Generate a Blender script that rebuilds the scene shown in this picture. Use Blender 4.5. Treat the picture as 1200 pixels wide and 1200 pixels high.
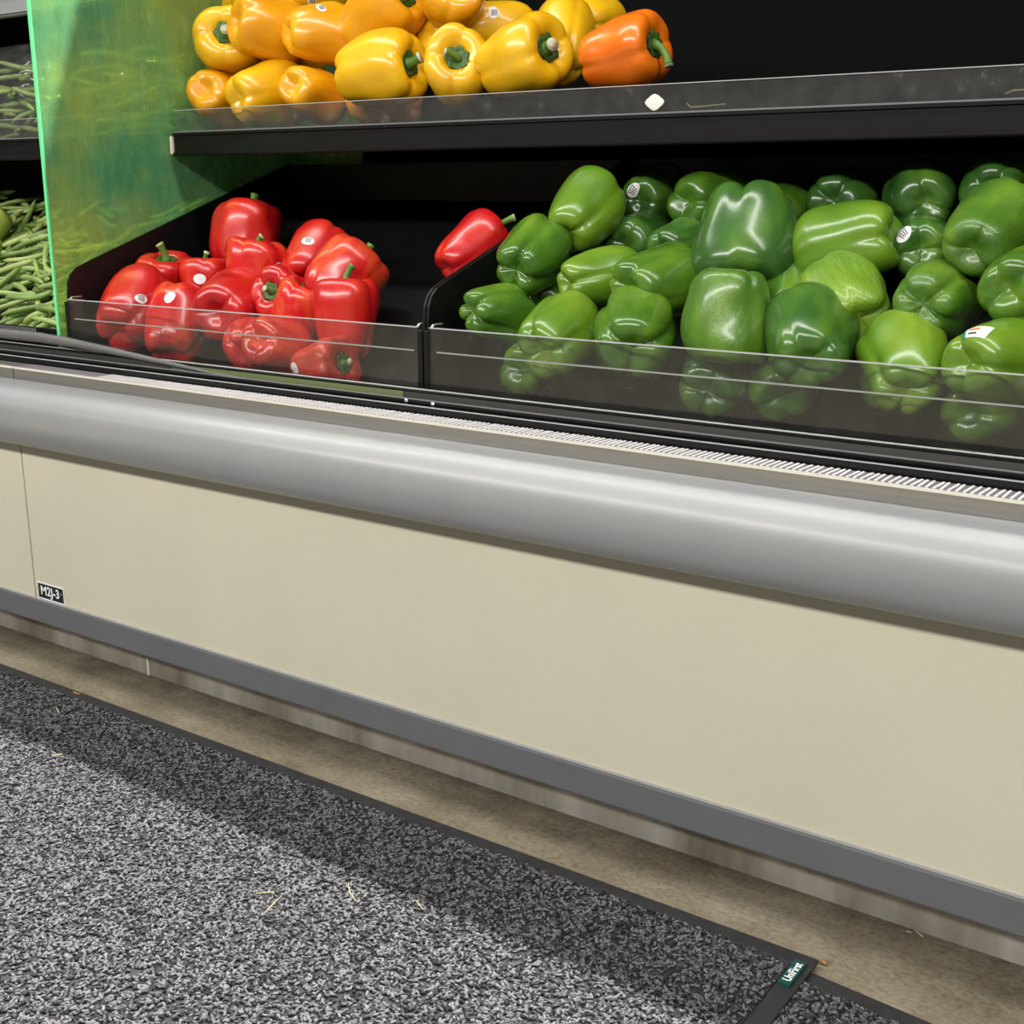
import bpy, bmesh, math, random
import numpy as np
from mathutils import Vector, Matrix, noise

for o in list(bpy.data.objects):
    bpy.data.objects.remove(o, do_unlink=True)
scene = bpy.context.scene
COL = scene.collection

# ------------------------------------------------------------------ camera
# world axes: x along the case (to the right), y into the case, z up, metres
CAM = np.array([0.0, 0.0, 0.70])
ROT = np.array([[0.81752736, 0.1445429, -0.55745526],      # columns: right, down, forward
                [0.57588932, -0.20640143, 0.79104358],
                [-0.00071983, -0.9677323, -0.25197953]])
FOC = 1450.0
cam_data = bpy.data.cameras.new('camera')
cam_data.sensor_width = 36.0
cam_data.lens = FOC / 1200.0 * 36.0
cam_data.clip_start = 0.02
cam = bpy.data.objects.new('camera', cam_data)
COL.objects.link(cam)
cam.matrix_world = Matrix(((ROT[0, 0], -ROT[0, 1], -ROT[0, 2], CAM[0]),
                           (ROT[1, 0], -ROT[1, 1], -ROT[1, 2], CAM[1]),
                           (ROT[2, 0], -ROT[2, 1], -ROT[2, 2], CAM[2]),
                           (0, 0, 0, 1)))
scene.camera = cam

# ------------------------------------------------------------------ world and lights
world = bpy.data.worlds.new('store_ambient')
scene.world = world
world.use_nodes = True
world.node_tree.nodes['Background'].inputs[0].default_value = (0.90, 0.93, 1.0, 1)
world.node_tree.nodes['Background'].inputs[1].default_value = 0.09


def strip_light(name, x, y, z, length, width, watts, tilt=0.0, color=(1, 0.97, 0.92)):
    d = bpy.data.lights.new(name, 'AREA')
    d.shape = 'RECTANGLE'
    d.size = length
    d.size_y = width
    d.energy = watts
    d.color = color
    o = bpy.data.objects.new(name, d)
    COL.objects.link(o)
    o.location = (x, y, z)
    o.rotation_euler = (tilt, 0, 0)
    return o


# tubes high behind the case, shining over an added, unseen canopy onto the mat
strip_light('ceiling_light_behind_case', -0.9, 2.70, 5.0, 9.0, 0.05, 1650, tilt=-math.radians(25))
# tubes right over the rail and over this aisle
strip_light('ceiling_light_over_case', -0.9, 0.62, 3.2, 9.0, 0.24, 150)
strip_light('ceiling_light_over_aisle', -0.9, -3.0, 2.95, 9.0, 0.32, 345, tilt=math.radians(54))


vs = scene.view_settings
vs.view_transform = 'Standard'
vs.look = 'None'
vs.gamma = 1.0
vs.use_curve_mapping = False
vs.exposure = 0.0


# ------------------------------------------------------------------ helpers
def ray(px, py):
    d = ROT @ np.array([px - 600.0, py - 600.0, FOC])
    return d


def at(px, py, Y):
    d = ray(px, py)
    return CAM + d * (Y / d[1])


def at_x(px, py, X):
    d = ray(px, py)
    return CAM + d * (X / d[0])


def tag(o, label=None, cat=None, group=None, kind=None):
    if label:
        o['label'] = label
    if cat:
        o['category'] = cat
    if group:
        o['group'] = group
    if kind:
        o['kind'] = kind
    return o


def empty(name, loc=(0, 0, 0)):
    o = bpy.data.objects.new(name, None)
    o.empty_display_size = 0.02
    COL.objects.link(o)
    o.location = loc
    return o


def link(name, me, mats=None, parent=None, local=False):
    """one mesh object; mesh is in world coordinates unless local"""
    o = bpy.data.objects.new(name, me)
    COL.objects.link(o)
    if mats is not None:
        if not isinstance(mats, (list, tuple)):
            mats = [mats]
        if len(me.materials) == 0:
            for m in mats:
                me.materials.append(m)
    if parent is not None:
        o.parent = parent
        if not local:
            off = Vector((0, 0, 0))
            p = parent
            while p is not None:
                off += p.location
                p = p.parent
            o.location = -off
    return o


def mesh_from(name, verts, faces, smooth=False, mat_idx=None):
    me = bpy.data.meshes.new(name)
    me.from_pydata([tuple(map(float, v)) for v in verts], [], faces)
    if smooth:
        me.polygons.foreach_set('use_smooth', [True] * len(me.polygons))
    if mat_idx is not None:
        me.polygons.foreach_set('material_index', mat_idx)
    me.update()
    return me


def from_bm(name, bm, smooth=False):
    me = bpy.data.meshes.new(name)
    bmesh.ops.recalc_face_normals(bm, faces=bm.faces)
    bm.to_mesh(me)
    bm.free()
    if smooth:
        me.polygons.foreach_set('use_smooth', [True] * len(me.polygons))
    return me


def add_box(bm, x0, x1, y0, y1, z0, z1, bevel=0.0):
    vs_ = [bm.verts.new(p) for p in ((x0, y0, z0), (x1, y0, z0), (x1, y1, z0), (x0, y1, z0),
                                     (x0, y0, z1), (x1, y0, z1), (x1, y1, z1), (x0, y1, z1))]
    fs = [bm.faces.new([vs_[i] for i in f]) for f in
          ((0, 3, 2, 1), (4, 5, 6, 7), (0, 1, 5, 4), (1, 2, 6, 5), (2, 3, 7, 6), (3, 0, 4, 7))]
    if bevel > 0:
        es = set()
        for f in fs:
            es.update(f.edges)
        bmesh.ops.bevel(bm, geom=list(es), offset=bevel, segments=2, profile=0.5, affect='EDGES')


def box(name, mat, parent, x0, x1, y0, y1, z0, z1, bevel=0.0):
    bm = bmesh.new()
    add_box(bm, x0, x1, y0, y1, z0, z1, bevel)
    return link(name, from_bm(name, bm), mat, parent)


def prism_x(name, mat, parent, prof, x0, x1, smooth=False, bevel=0.0):
    """closed (y,z) outline extruded along x"""
    bm = bmesh.new()
    a = [bm.verts.new((x0, p[0], p[1])) for p in prof]
    b = [bm.verts.new((x1, p[0], p[1])) for p in prof]
    n = len(prof)
    side = []
    for i in range(n):
        side.append(bm.faces.new((a[i], a[(i + 1) % n], b[(i + 1) % n], b[i])))
    ca = bm.faces.new(a[::-1])
    cb = bm.faces.new(b)
    if bevel > 0:
        bmesh.ops.bevel(bm, geom=list(bm.edges), offset=bevel, segments=2, profile=0.5, affect='EDGES')
    if smooth:
        for f in side:
            if f.is_valid:
                f.smooth = True
        for f in (ca, cb):
            for e in f.edges:
                e.smooth = False
    return link(name, from_bm(name, bm), mat, parent)


def tube_mesh(name, pts, radii, sides=10, cap_mat=0, flat=1.0):
    """swept tube with rounded/flat caps; the end cap gets material index cap_mat"""
    pts = [Vector(p) for p in pts]
    V, F, M = [], [], []
    n = len(pts)
    t0 = (pts[1] - pts[0]).normalized()
    up = Vector((0, 0, 1)) if abs(t0.z) < 0.9 else Vector((1, 0, 0))
    nrm = t0.cross(up).normalized()
    for i in range(n):
        t = (pts[min(i + 1, n - 1)] - pts[max(i - 1, 0)]).normalized()
        nrm = (nrm - t * nrm.dot(t)).normalized()
        bn = t.cross(nrm)
        for k in range(sides):
            a = 2 * math.pi * k / sides
            V.append(pts[i] + (nrm * math.cos(a) + bn * math.sin(a) * flat) * radii[i])
    for i in range(n - 1):
        for k in range(sides):
            k2 = (k + 1) % sides
            F.append((i * sides + k, i * sides + k2, (i + 1) * sides + k2, (i + 1) * sides + k))
            M.append(0)
    F.append(tuple(range(sides))[::-1])
    M.append(0)
    F.append(tuple((n - 1) * sides + k for k in range(sides)))
    M.append(cap_mat)
    me = mesh_from(name, V, F, True, M)
    return me


def text_mesh(name, body, size, bold=0.0):
    c = bpy.data.curves.new(name, 'FONT')
    c.body = body
    c.size = size
    c.offset = bold
    c.extrude = 0.0
    c.align_x = 'CENTER'
    c.align_y = 'CENTER'
    o = bpy.data.objects.new(name, c)
    COL.objects.link(o)
    dg = bpy.context.evaluated_depsgraph_get()
    dg.update()
    me = bpy.data.meshes.new_from_object(o.evaluated_get(dg))
    bpy.data.objects.remove(o, do_unlink=True)
    bpy.data.curves.remove(c)
    return me


# ------------------------------------------------------------------ materials
def new_mat(name):
    m = bpy.data.materials.new(name)
    m.use_nodes = True
    nt = m.node_tree
    nt.nodes.clear()
    out = nt.nodes.new('ShaderNodeOutputMaterial')
    return m, nt, out


def N(nt, typ, **kw):
    n = nt.nodes.new(typ)
    for k, v in kw.items():
        setattr(n, k, v)
    return n


def ramp(nt, fac, stops):
    r = nt.nodes.new('ShaderNodeValToRGB')
    e = r.color_ramp.elements
    while len(e) < len(stops):
        e.new(0.5)
    for i, (p, c) in enumerate(stops):
        e[i].position = p
        e[i].color = (c[0], c[1], c[2], 1)
    nt.links.new(fac, r.inputs[0])
    return r


def noise_tex(nt, scale, detail=3.0, rough=0.55, stretch=None, coord='Object', rnd=False):
    tc = N(nt, 'ShaderNodeTexCoord')
    vec = tc.outputs[coord]
    if stretch or rnd:
        mp = N(nt, 'ShaderNodeMapping')
        if stretch:
            mp.inputs['Scale'].default_value = stretch
        nt.links.new(vec, mp.inputs[0])
        if rnd:
            oi = N(nt, 'ShaderNodeObjectInfo')
            mul = N(nt, 'ShaderNodeMath', operation='MULTIPLY')
            mul.inputs[1].default_value = 37.0
            nt.links.new(oi.outputs['Random'], mul.inputs[0])
            nt.links.new(mul.outputs[0], mp.inputs['Location'])
        vec = mp.outputs[0]
    n = N(nt, 'ShaderNodeTexNoise')
    n.inputs['Scale'].default_value = scale
    n.inputs['Detail'].default_value = detail
    n.inputs['Roughness'].default_value = rough
    nt.links.new(vec, n.inputs['Vector'])
    return n.outputs['Fac']


def principled(nt, out, color=None, rough=0.5, metal=0.0, spec=0.5, coat=0.0):
    b = N(nt, 'ShaderNodeBsdfPrincipled')
    if color is not None:
        b.inputs['Base Color'].default_value = (color[0], color[1], color[2], 1)
    b.inputs['Roughness'].default_value = rough
    b.inputs['Metallic'].default_value = metal
    b.inputs['Specular IOR Level'].default_value = spec
    b.inputs['Coat Weight'].default_value = coat
    nt.links.new(b.outputs[0], out.inputs[0])
    return b


def bump(nt, b, height, strength, dist):
    bp = N(nt, 'ShaderNodeBump')
    bp.inputs['Strength'].default_value = strength
    bp.inputs['Distance'].default_value = dist
    nt.links.new(height, bp.inputs['Height'])
    nt.links.new(bp.outputs[0], b.inputs['Normal'])


def simple(name, color, rough=0.5, metal=0.0, spec=0.5, var=0.0, scale=20.0, bmp=0.0, bscale=200.0, stretch=None):
    m, nt, out = new_mat(name)
    b = principled(nt, out, color, rough, metal, spec)
    if var > 0:
        f = noise_tex(nt, scale, 4.0, stretch=stretch)
        lo = [c * (1 - var) for c in color]
        hi = [min(1, c * (1 + var)) for c in color]
        r = ramp(nt, f, [(0.3, lo), (0.7, hi)])
        nt.links.new(r.outputs[0], b.inputs['Base Color'])
    if bmp > 0:
        bump(nt, b, noise_tex(nt, bscale, 2.0), bmp, 0.001)
    return m


def pepper_mat(name, stops, rough=0.22, wrinkle=0.0, scale=1.1, spec=0.5):
    m, nt, out = new_mat(name)
    b = principled(nt, out, None, rough + 0.07, 0, spec, 0.45)
    b.inputs['Coat Roughness'].default_value = 0.16
    f = noise_tex(nt, scale, 3.0, 0.5, stretch=(1, 1, 0.45), rnd=True)
    r = ramp(nt, f, stops)
    nt.links.new(r.outputs[0], b.inputs['Base Color'])
    b.inputs['Subsurface Weight'].default_value = 0.0
    if wrinkle > 0:
        w = noise_tex(nt, 5.0, 5.0, 0.65, stretch=(1.6, 1.6, 0.35), rnd=True)
        bump(nt, b, w, wrinkle, 0.006)
    else:
        w = noise_tex(nt, 2.6, 2.0, 0.5, rnd=True)
        bump(nt, b, w, 0.10, 0.006)
    return m


M = {}
M['red'] = pepper_mat('red_pepper_skin', [(0.22, (0.30, 0.004, 0.008)), (0.5, (0.52, 0.008, 0.010)), (0.72, (0.62, 0.03, 0.012))], 0.24)
M['red_streak'] = pepper_mat('red_pepper_skin_streaked', [(0.25, (0.36, 0.005, 0.008)), (0.52, (0.58, 0.012, 0.012)), (0.64, (0.64, 0.065, 0.018)), (0.72, (0.60, 0.03, 0.015))], 0.22, scale=1.5)
M['red_wrinkled'] = pepper_mat('red_pepper_skin_wrinkled', [(0.25, (0.46, 0.006, 0.006)), (0.7, (0.62, 0.04, 0.01))], 0.36, wrinkle=0.3)
M['yellow'] = pepper_mat('yellow_pepper_skin', [(0.25, (0.70, 0.345, 0.003)), (0.5, (0.79, 0.435, 0.005)), (0.75, (0.85, 0.52, 0.010))], 0.26)
M['deep_yellow'] = pepper_mat('deep_yellow_pepper_skin', [(0.25, (0.66, 0.25, 0.002)), (0.5, (0.75, 0.325, 0.003)), (0.75, (0.80, 0.41, 0.006))], 0.26)
M['orange'] = pepper_mat('orange_pepper_skin', [(0.25, (0.70, 0.12, 0.003)), (0.7, (0.85, 0.19, 0.006))], 0.22)
M['green'] = pepper_mat('green_pepper_skin', [(0.22, (0.026, 0.09, 0.008)), (0.48, (0.058, 0.155, 0.011)), (0.74, (0.135, 0.255, 0.018))], 0.20)
M['dark_green'] = pepper_mat('dark_green_pepper_skin', [(0.25, (0.020, 0.07, 0.012)), (0.5, (0.040, 0.12, 0.018)), (0.76, (0.11, 0.23, 0.02))], 0.20)
M['lime'] = pepper_mat('lime_green_pepper_skin', [(0.22, (0.068, 0.165, 0.010)), (0.5, (0.115, 0.235, 0.014)), (0.75, (0.19, 0.295, 0.022))], 0.22)
M['lime_wrinkled'] = pepper_mat('wrinkled_lime_pepper_skin', [(0.22, (0.085, 0.195, 0.012)), (0.5, (0.145, 0.275, 0.016)), (0.75, (0.24, 0.355, 0.03))], 0.27, wrinkle=0.45)
M['green_wrinkled'] = pepper_mat('wrinkled_green_pepper_skin', [(0.22, (0.036, 0.11, 0.01)), (0.5, (0.07, 0.17, 0.014)), (0.75, (0.15, 0.27, 0.02))], 0.24, wrinkle=0.25)
M['stem'] = simple('pepper_stem_green', (0.10, 0.20, 0.03), 0.5, var=0.35, scale=3.0)
M['calyx'] = simple('pepper_calyx_green', (0.045, 0.115, 0.015), 0.45, var=0.4, scale=5.0)
M['stem_cut'] = simple('pepper_stem_cut_end', (0.50, 0.47, 0.33), 0.8, var=0.25, scale=12.0)
M['scar'] = simple('blossom_scar_tan', (0.36, 0.30, 0.12), 0.7, var=0.3, scale=8.0)
M['paper'] = simple('sticker_paper', (0.80, 0.80, 0.77), 0.5)
M['ink'] = simple('sticker_ink', (0.05, 0.05, 0.06), 0.5)
M['ink_green'] = simple('sticker_ink_green', (0.02, 0.22, 0.11), 0.5)
M['ink_orange'] = simple('sticker_ink_orange', (0.75, 0.24, 0.08), 0.5)
for i, c in enumerate([(0.20, 0.30, 0.075), (0.25, 0.35, 0.10), (0.16, 0.25, 0.055), (0.32, 0.39, 0.12)]):
    M['bean%d' % i] = simple('green_bean_skin_%d' % i, c, 0.42, var=0.3, scale=25.0)
M['bean_tip'] = simple('bean_tip', (0.34, 0.32, 0.13), 0.6)
M['squash'] = simple('mottled_squash_skin', (0.42, 0.47, 0.10), 0.4, var=0.55, scale=60.0)

M['panel'] = simple('cream_vinyl_panel', (0.57, 0.55, 0.43), 0.5, spec=0.3, var=0.03, scale=6.0, bmp=0.25, bscale=420.0)
M['rail'] = simple('grey_plastic_handrail', (0.265, 0.272, 0.28), 0.34, spec=0.45, var=0.03, scale=8.0)
M['bumper'] = simple('grey_rubber_bumper', (0.125, 0.13, 0.138), 0.55, spec=0.3, var=0.05, scale=12.0)
M['bumper_lip'] = simple('bumper_lip', (0.40, 0.41, 0.42), 0.45)
M['black'] = simple('black_plastic', (0.005, 0.005, 0.0055), 0.38, spec=0.3, var=0.2, scale=30.0)
M['black_matte'] = simple('black_interior', (0.0025, 0.0025, 0.003), 0.8, spec=0.06)
M['black_gloss'] = simple('black_extrusion', (0.005, 0.005, 0.0055), 0.22, spec=0.3)
M['shelf_lip'] = simple('charcoal_shelf_lip', (0.006, 0.006, 0.006), 0.42, spec=0.18, var=0.25, scale=15.0, stretch=(1, 4, 4))
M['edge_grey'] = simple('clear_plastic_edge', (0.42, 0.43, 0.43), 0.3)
M['edge_dim'] = simple('dim_plastic_edge', (0.16, 0.16, 0.17), 0.3)
M['tag_grey'] = simple('price_strip_grey', (0.03, 0.031, 0.028), 0.4)
M['tag_green'] = simple('price_strip_green', (0.10, 0.13, 0.045), 0.45)
M['screw'] = simple('screw_metal', (0.65, 0.64, 0.62), 0.3, metal=1.0)
M['steel'] = simple('brushed_steel', (0.38, 0.365, 0.335), 0.38, metal=0.85, var=0.06, scale=30.0, stretch=(0.15, 1, 6))
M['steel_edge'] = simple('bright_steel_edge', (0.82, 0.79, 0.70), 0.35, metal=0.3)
M['reflection_base'] = simple('reflection_strip_base', (0.24, 0.22, 0.235), 0.4, metal=0.2)
M['rib'] = simple('reflection_strip_tick', (0.92, 0.90, 0.90), 0.4)
M['cream'] = simple('cream_bracket', (0.66, 0.60, 0.50), 0.5)
M['silver'] = simple('silver_shelf_lip', (0.36, 0.37, 0.38), 0.35, metal=0.4)
M['tube'] = simple('grey_rubber_tube', (0.11, 0.108, 0.106), 0.42, spec=0.5, var=0.15, scale=30.0)
M['sheet_edge_glow'] = simple('green_acrylic_edge_glow', (0.16, 0.74, 0.30), 0.3)  # bright green stands in for light glowing out of the sheet's edge
M['mat_rubber'] = simple('mat_rubber_border', (0.022, 0.022, 0.023), 0.6, spec=0.35, var=0.25, scale=60.0, bmp=0.2, bscale=600.0)
M['tag_teal'] = simple('teal_mat_tag', (0.003, 0.055, 0.05), 0.5)
M['white_ink'] = simple('white_lettering', (0.88, 0.88, 0.88), 0.5)
M['sign_black'] = simple('black_sign_face', (0.012, 0.012, 0.014), 0.45, var=0.3, scale=200.0)
M['straw'] = simple('dry_straw', (0.33, 0.29, 0.17), 0.7)
M['leaf_brown'] = simple('dry_brown_leaf', (0.26, 0.13, 0.045), 0.7, var=0.3, scale=200.0)
M['white_blob'] = simple('white_round_sticker', (0.72, 0.72, 0.68), 0.45)


def kick_mat():
    m, nt, out = new_mat('stained_kick_plate_steel')
    b = principled(nt, out, None, 0.36, 0.75, 0.5)
    f = noise_tex(nt, 9.0, 5.0, 0.6, stretch=(1.0, 1.0, 0.22))
    r = ramp(nt, f, [(0.30, (0.27, 0.24, 0.195)), (0.5, (0.50, 0.475, 0.42)), (0.70, (0.72, 0.70, 0.65))])
    nt.links.new(r.outputs[0], b.inputs['Base Color'])
    f2 = noise_tex(nt, 22.0, 3.0, 0.6, stretch=(1.0, 1.0, 0.15))
    r2 = ramp(nt, f2, [(0.3, (0.28,) * 3), (0.7, (0.55,) * 3)])
    nt.links.new(r2.outputs[0], b.inputs['Roughness'])
    return m


def concrete_mat():
    m, nt, out = new_mat('stained_concrete')
    b = principled(nt, out, None, 0.7, 0, 0.25)
    f = noise_tex(nt, 7.0, 8.0, 0.68)
    r = ramp(nt, f, [(0.25, (0.10, 0.083, 0.053)), (0.48, (0.20, 0.172, 0.122)), (0.72, (0.30, 0.265, 0.20))])
    f2 = noise_tex(nt, 190.0, 6.0, 0.8, stretch=(0.7, 1, 1))
    r2 = ramp(nt, f2, [(0.34, (0.42, 0.38, 0.30)), (0.56, (1, 1, 1))])
    mx = N(nt, 'ShaderNodeMix', data_type='RGBA', blend_type='MULTIPLY')
    mx.inputs[0].default_value = 0.8
    nt.links.new(r.outputs[0], mx.inputs[6])
    nt.links.new(r2.outputs[0], mx.inputs[7])
    # grime along the kick plate, darkened further to paint the shade there
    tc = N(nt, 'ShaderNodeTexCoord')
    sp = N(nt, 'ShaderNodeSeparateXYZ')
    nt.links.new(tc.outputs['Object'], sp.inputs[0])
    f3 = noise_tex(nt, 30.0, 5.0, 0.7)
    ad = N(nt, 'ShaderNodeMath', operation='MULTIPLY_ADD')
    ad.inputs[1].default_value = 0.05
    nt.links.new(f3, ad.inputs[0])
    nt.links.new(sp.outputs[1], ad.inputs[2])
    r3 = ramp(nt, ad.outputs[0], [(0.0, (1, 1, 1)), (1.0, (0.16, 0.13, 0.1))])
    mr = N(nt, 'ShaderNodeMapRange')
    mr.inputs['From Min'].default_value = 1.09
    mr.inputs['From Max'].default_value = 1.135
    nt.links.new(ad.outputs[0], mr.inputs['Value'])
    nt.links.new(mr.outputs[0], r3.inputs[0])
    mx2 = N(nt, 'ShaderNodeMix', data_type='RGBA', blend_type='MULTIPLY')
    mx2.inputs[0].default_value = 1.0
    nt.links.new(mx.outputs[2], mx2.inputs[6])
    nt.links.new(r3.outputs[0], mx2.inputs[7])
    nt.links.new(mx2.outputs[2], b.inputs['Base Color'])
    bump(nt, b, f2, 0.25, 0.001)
    return m


def facing_fresnel(nt):
    """Schlick reflectance that is the same on both sides of a thin sheet"""
    lw = N(nt, 'ShaderNodeLayerWeight')
    lw.inputs[0].default_value = 0.5
    pw = N(nt, 'ShaderNodeMath', operation='POWER')
    pw.inputs[1].default_value = 5.0
    nt.links.new(lw.outputs['Facing'], pw.inputs[0])
    ma = N(nt, 'ShaderNodeMath', operation='MULTIPLY_ADD')
    ma.inputs[1].default_value = 0.9
    ma.inputs[2].default_value = 0.035
    nt.links.new(pw.outputs[0], ma.inputs[0])
    return ma


def clear_mat(name, haze=0.10, tint=(0.93, 0.94, 0.93), haze_col=(0.55, 0.56, 0.55), scratch=0.25, scale=40.0, gloss=0.08):
    m, nt, out = new_mat(name)
    tr = N(nt, 'ShaderNodeBsdfTransparent')
    tr.inputs[0].default_value = (*tint, 1)
    df = N(nt, 'ShaderNodeBsdfDiffuse')
    df.inputs[0].default_value = (*haze_col, 1)
    gl = N(nt, 'ShaderNodeBsdfGlossy')
    gl.inputs['Roughness'].default_value = gloss
    f = noise_tex(nt, scale, 6.0, 0.7)
    r = ramp(nt, f, [(0.35, (haze * 0.7,) * 3), (0.62, (haze * 1.2,) * 3), (0.74, (haze + scratch,) * 3)])
    m1 = N(nt, 'ShaderNodeMixShader')
    nt.links.new(r.outputs[0], m1.inputs[0])
    nt.links.new(tr.outputs[0], m1.inputs[1])
    nt.links.new(df.outputs[0], m1.inputs[2])
    fr = facing_fresnel(nt)
    m2 = N(nt, 'ShaderNodeMixShader')
    nt.links.new(fr.outputs[0], m2.inputs[0])
    nt.links.new(m1.outputs[0], m2.inputs[1])
    nt.links.new(gl.outputs[0], m2.inputs[2])
    nt.links.new(m2.outputs[0], out.inputs[0])
    return m


def sheet_mat():
    m, nt, out = new_mat('green_tinted_acrylic')
    tr = N(nt, 'ShaderNodeBsdfTransparent')
    tr.inputs[0].default_value = (0.78, 0.92, 0.42, 1)
    df = N(nt, 'ShaderNodeBsdfDiffuse')
    f0 = noise_tex(nt, 3.2, 4.0, 0.6)
    r0 = ramp(nt, f0, [(0.39, (0.08, 0.44, 0.40)), (0.56, (0.54, 0.70, 0.26))])
    nt.links.new(r0.outputs[0], df.inputs[0])
    tl = N(nt, 'ShaderNodeBsdfTranslucent')
    tl.inputs[0].default_value = (0.42, 0.70, 0.22, 1)
    dm = N(nt, 'ShaderNodeMixShader')
    dm.inputs[0].default_value = 0.4
    nt.links.new(df.outputs[0], dm.inputs[1])
    nt.links.new(tl.outputs[0], dm.inputs[2])
    # scratches and smears
    f = noise_tex(nt, 70.0, 5.0, 0.7, stretch=(1, 1, 0.35))
    r = ramp(nt, f, [(0.3, (0.30,) * 3), (0.6, (0.46,) * 3), (0.75, (0.72,) * 3)])
    m1 = N(nt, 'ShaderNodeMixShader')
    nt.links.new(r.outputs[0], m1.inputs[0])
    nt.links.new(tr.outputs[0], m1.inputs[1])
    nt.links.new(dm.outputs[0], m1.inputs[2])
    gl = N(nt, 'ShaderNodeBsdfGlossy')
    gl.inputs['Roughness'].default_value = 0.25
    fr = facing_fresnel(nt)
    m2 = N(nt, 'ShaderNodeMixShader')
    nt.links.new(fr.outputs[0], m2.inputs[0])
    nt.links.new(m1.outputs[0], m2.inputs[1])
    nt.links.new(gl.outputs[0], m2.inputs[2])
    nt.links.new(m2.outputs[0], out.inputs[0])
    return m


def pile_mat():
    m, nt, out = new_mat('grey_carpet_tufts')
    b = principled(nt, out, None, 0.8, 0, 0.2)
    a = N(nt, 'ShaderNodeAttribute')
    a.attribute_name = 'tuft'
    r = ramp(nt, a.outputs['Fac'], [(0.0, (0.010, 0.010, 0.0105)), (0.25, (0.029, 0.0285, 0.031)), (1.0, (0.155, 0.150, 0.165))])
    nt.links.new(r.outputs[0], b.inputs['Base Color'])
    return m


M['kick'] = kick_mat()
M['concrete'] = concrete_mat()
M['clear'] = clear_mat('clear_scuffed_acrylic', 0.020, haze_col=(0.50, 0.51, 0.49), scratch=0.12)
M['clear_smoky'] = clear_mat('smoky_scuffed_acrylic', 0.07, (0.90, 0.90, 0.88), (0.34, 0.34, 0.33))
M['film'] = clear_mat('crinkled_plastic_film', 0.05, (0.95, 0.96, 0.95), (0.8, 0.82, 0.78), 0.18, 30.0, 0.05)
M['sheet'] = sheet_mat()
M['pile'] = pile_mat()
M['mat_base'] = simple('mat_backing', (0.035, 0.034, 0.036), 0.85, spec=0.1)

# ------------------------------------------------------------------ setting: floor and the wall behind the case
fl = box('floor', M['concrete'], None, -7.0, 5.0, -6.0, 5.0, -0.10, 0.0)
tag(fl, 'brownish stained concrete floor', None, None, 'structure')

wb = box('wall_back', simple('dim_store_wall', (0.12, 0.12, 0.12), 0.8), None, -7.0, 5.0, 4.9, 5.0, 0.0, 5.6)
tag(wb, 'plain dim store wall far behind the display case', None, None, 'structure')

# ------------------------------------------------------------------ display case
CX0, CX1 = -3.2, 1.2
case = empty('display_case', (-1.0, 1.4, 0.0))
tag(case, 'long refrigerated produce case with cream front panels and rounded grey rail', 'display case')
prism_x('case_body', M['black_matte'], case,
        [(1.075, 0.085), (1.075, 0.384), (1.80, 0.384), (1.80, 1.84), (1.55, 1.84), (1.548, 1.90), (1.88, 1.90), (1.88, 0.0), (1.125, 0.0), (1.125, 0.085)], CX0, CX1)  # forward top is an unseen canopy, added to shade rail and trays
# cream panels with a joint between them
SEAM = -1.630
box('front_panel', M['panel'], case, CX0, SEAM - 0.0012, 1.050, 1.064, 0.088, 0.384, 0.0008)
box('front_panel', M['panel'], case, SEAM + 0.0012, CX1, 1.050, 1.064, 0.088, 0.384, 0.0008)
# grey rubber bumper along the foot of the panels
bp = prism_x('bumper_strip', M['bumper'], case,
             [(1.075, 0.0612), (1.0455, 0.0612), (1.0440, 0.0635), (1.0437, 0.0955), (1.0452, 0.0975), (1.075, 0.0975)], CX0, CX1)
prism_x('bumper_lip', M['bumper_lip'], bp, [(1.0462, 0.0976), (1.0462, 0.0986), (1.0497, 0.0986), (1.0497, 0.0976)], CX0, CX1)
# stainless kick plates
KS = -1.437
kick_y = 1.0985
for a, b in ((CX0, KS - 0.0008), (KS + 0.0008, CX1)):
    box('kick_plate', M['kick'], case, a, b, kick_y, kick_y + 0.004, 0.0, 0.085)
box('kick_joint', M['steel_edge'], case, KS - 0.0016, KS + 0.0016, kick_y - 0.0012, kick_y + 0.001, 0.0, 0.064)
# rounded grey hand rail: a smooth D-shaped extrusion
ctrl = [(1.050, 0.4335), (1.036, 0.4365), (1.020, 0.4345), (1.0045, 0.4265), (0.9945, 0.4135), (0.9895, 0.3965),
        (0.9900, 0.3785), (0.9960, 0.3620), (1.0070, 0.3505), (1.0200, 0.3462), (1.0290, 0.3455)]


def catmull(pts, per=6):
    P = [np.array(p, float) for p in pts]
    P = [2 * P[0] - P[1]] + P + [2 * P[-1] - P[-2]]
    out = []
    for i in range(1, len(P) - 2):
        for k in range(per):
            t = k / per
            out.append(0.5 * ((2 * P[i]) + (-P[i - 1] + P[i + 1]) * t + (2 * P[i - 1] - 5 * P[i] + 4 * P[i + 1] - P[i + 2]) * t * t
                              + (-P[i - 1] + 3 * P[i] - 3 * P[i + 1] + P[i + 2]) * t ** 3))
    out.append(P[-2])
    return out


def open_profile(name, mat, parent, prof, x0, x1, closing):
    """smooth profile strip closed by flat faces at the back"""
    bm = bmesh.new()
    full = list(prof) + list(closing)
    a = [bm.verts.new((x0, p[0], p[1])) for p in full]
    b = [bm.verts.new((x1, p[0], p[1])) for p in full]
    n = len(full)
    for i in range(n):
        f = bm.faces.new((a[i], a[(i + 1) % n], b[(i + 1) % n], b[i]))
        f.smooth = i < len(prof) - 1
    bm.faces.new(a[::-1])
    bm.faces.new(b)
    return link(name, from_bm(name, bm), mat, parent)


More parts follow.
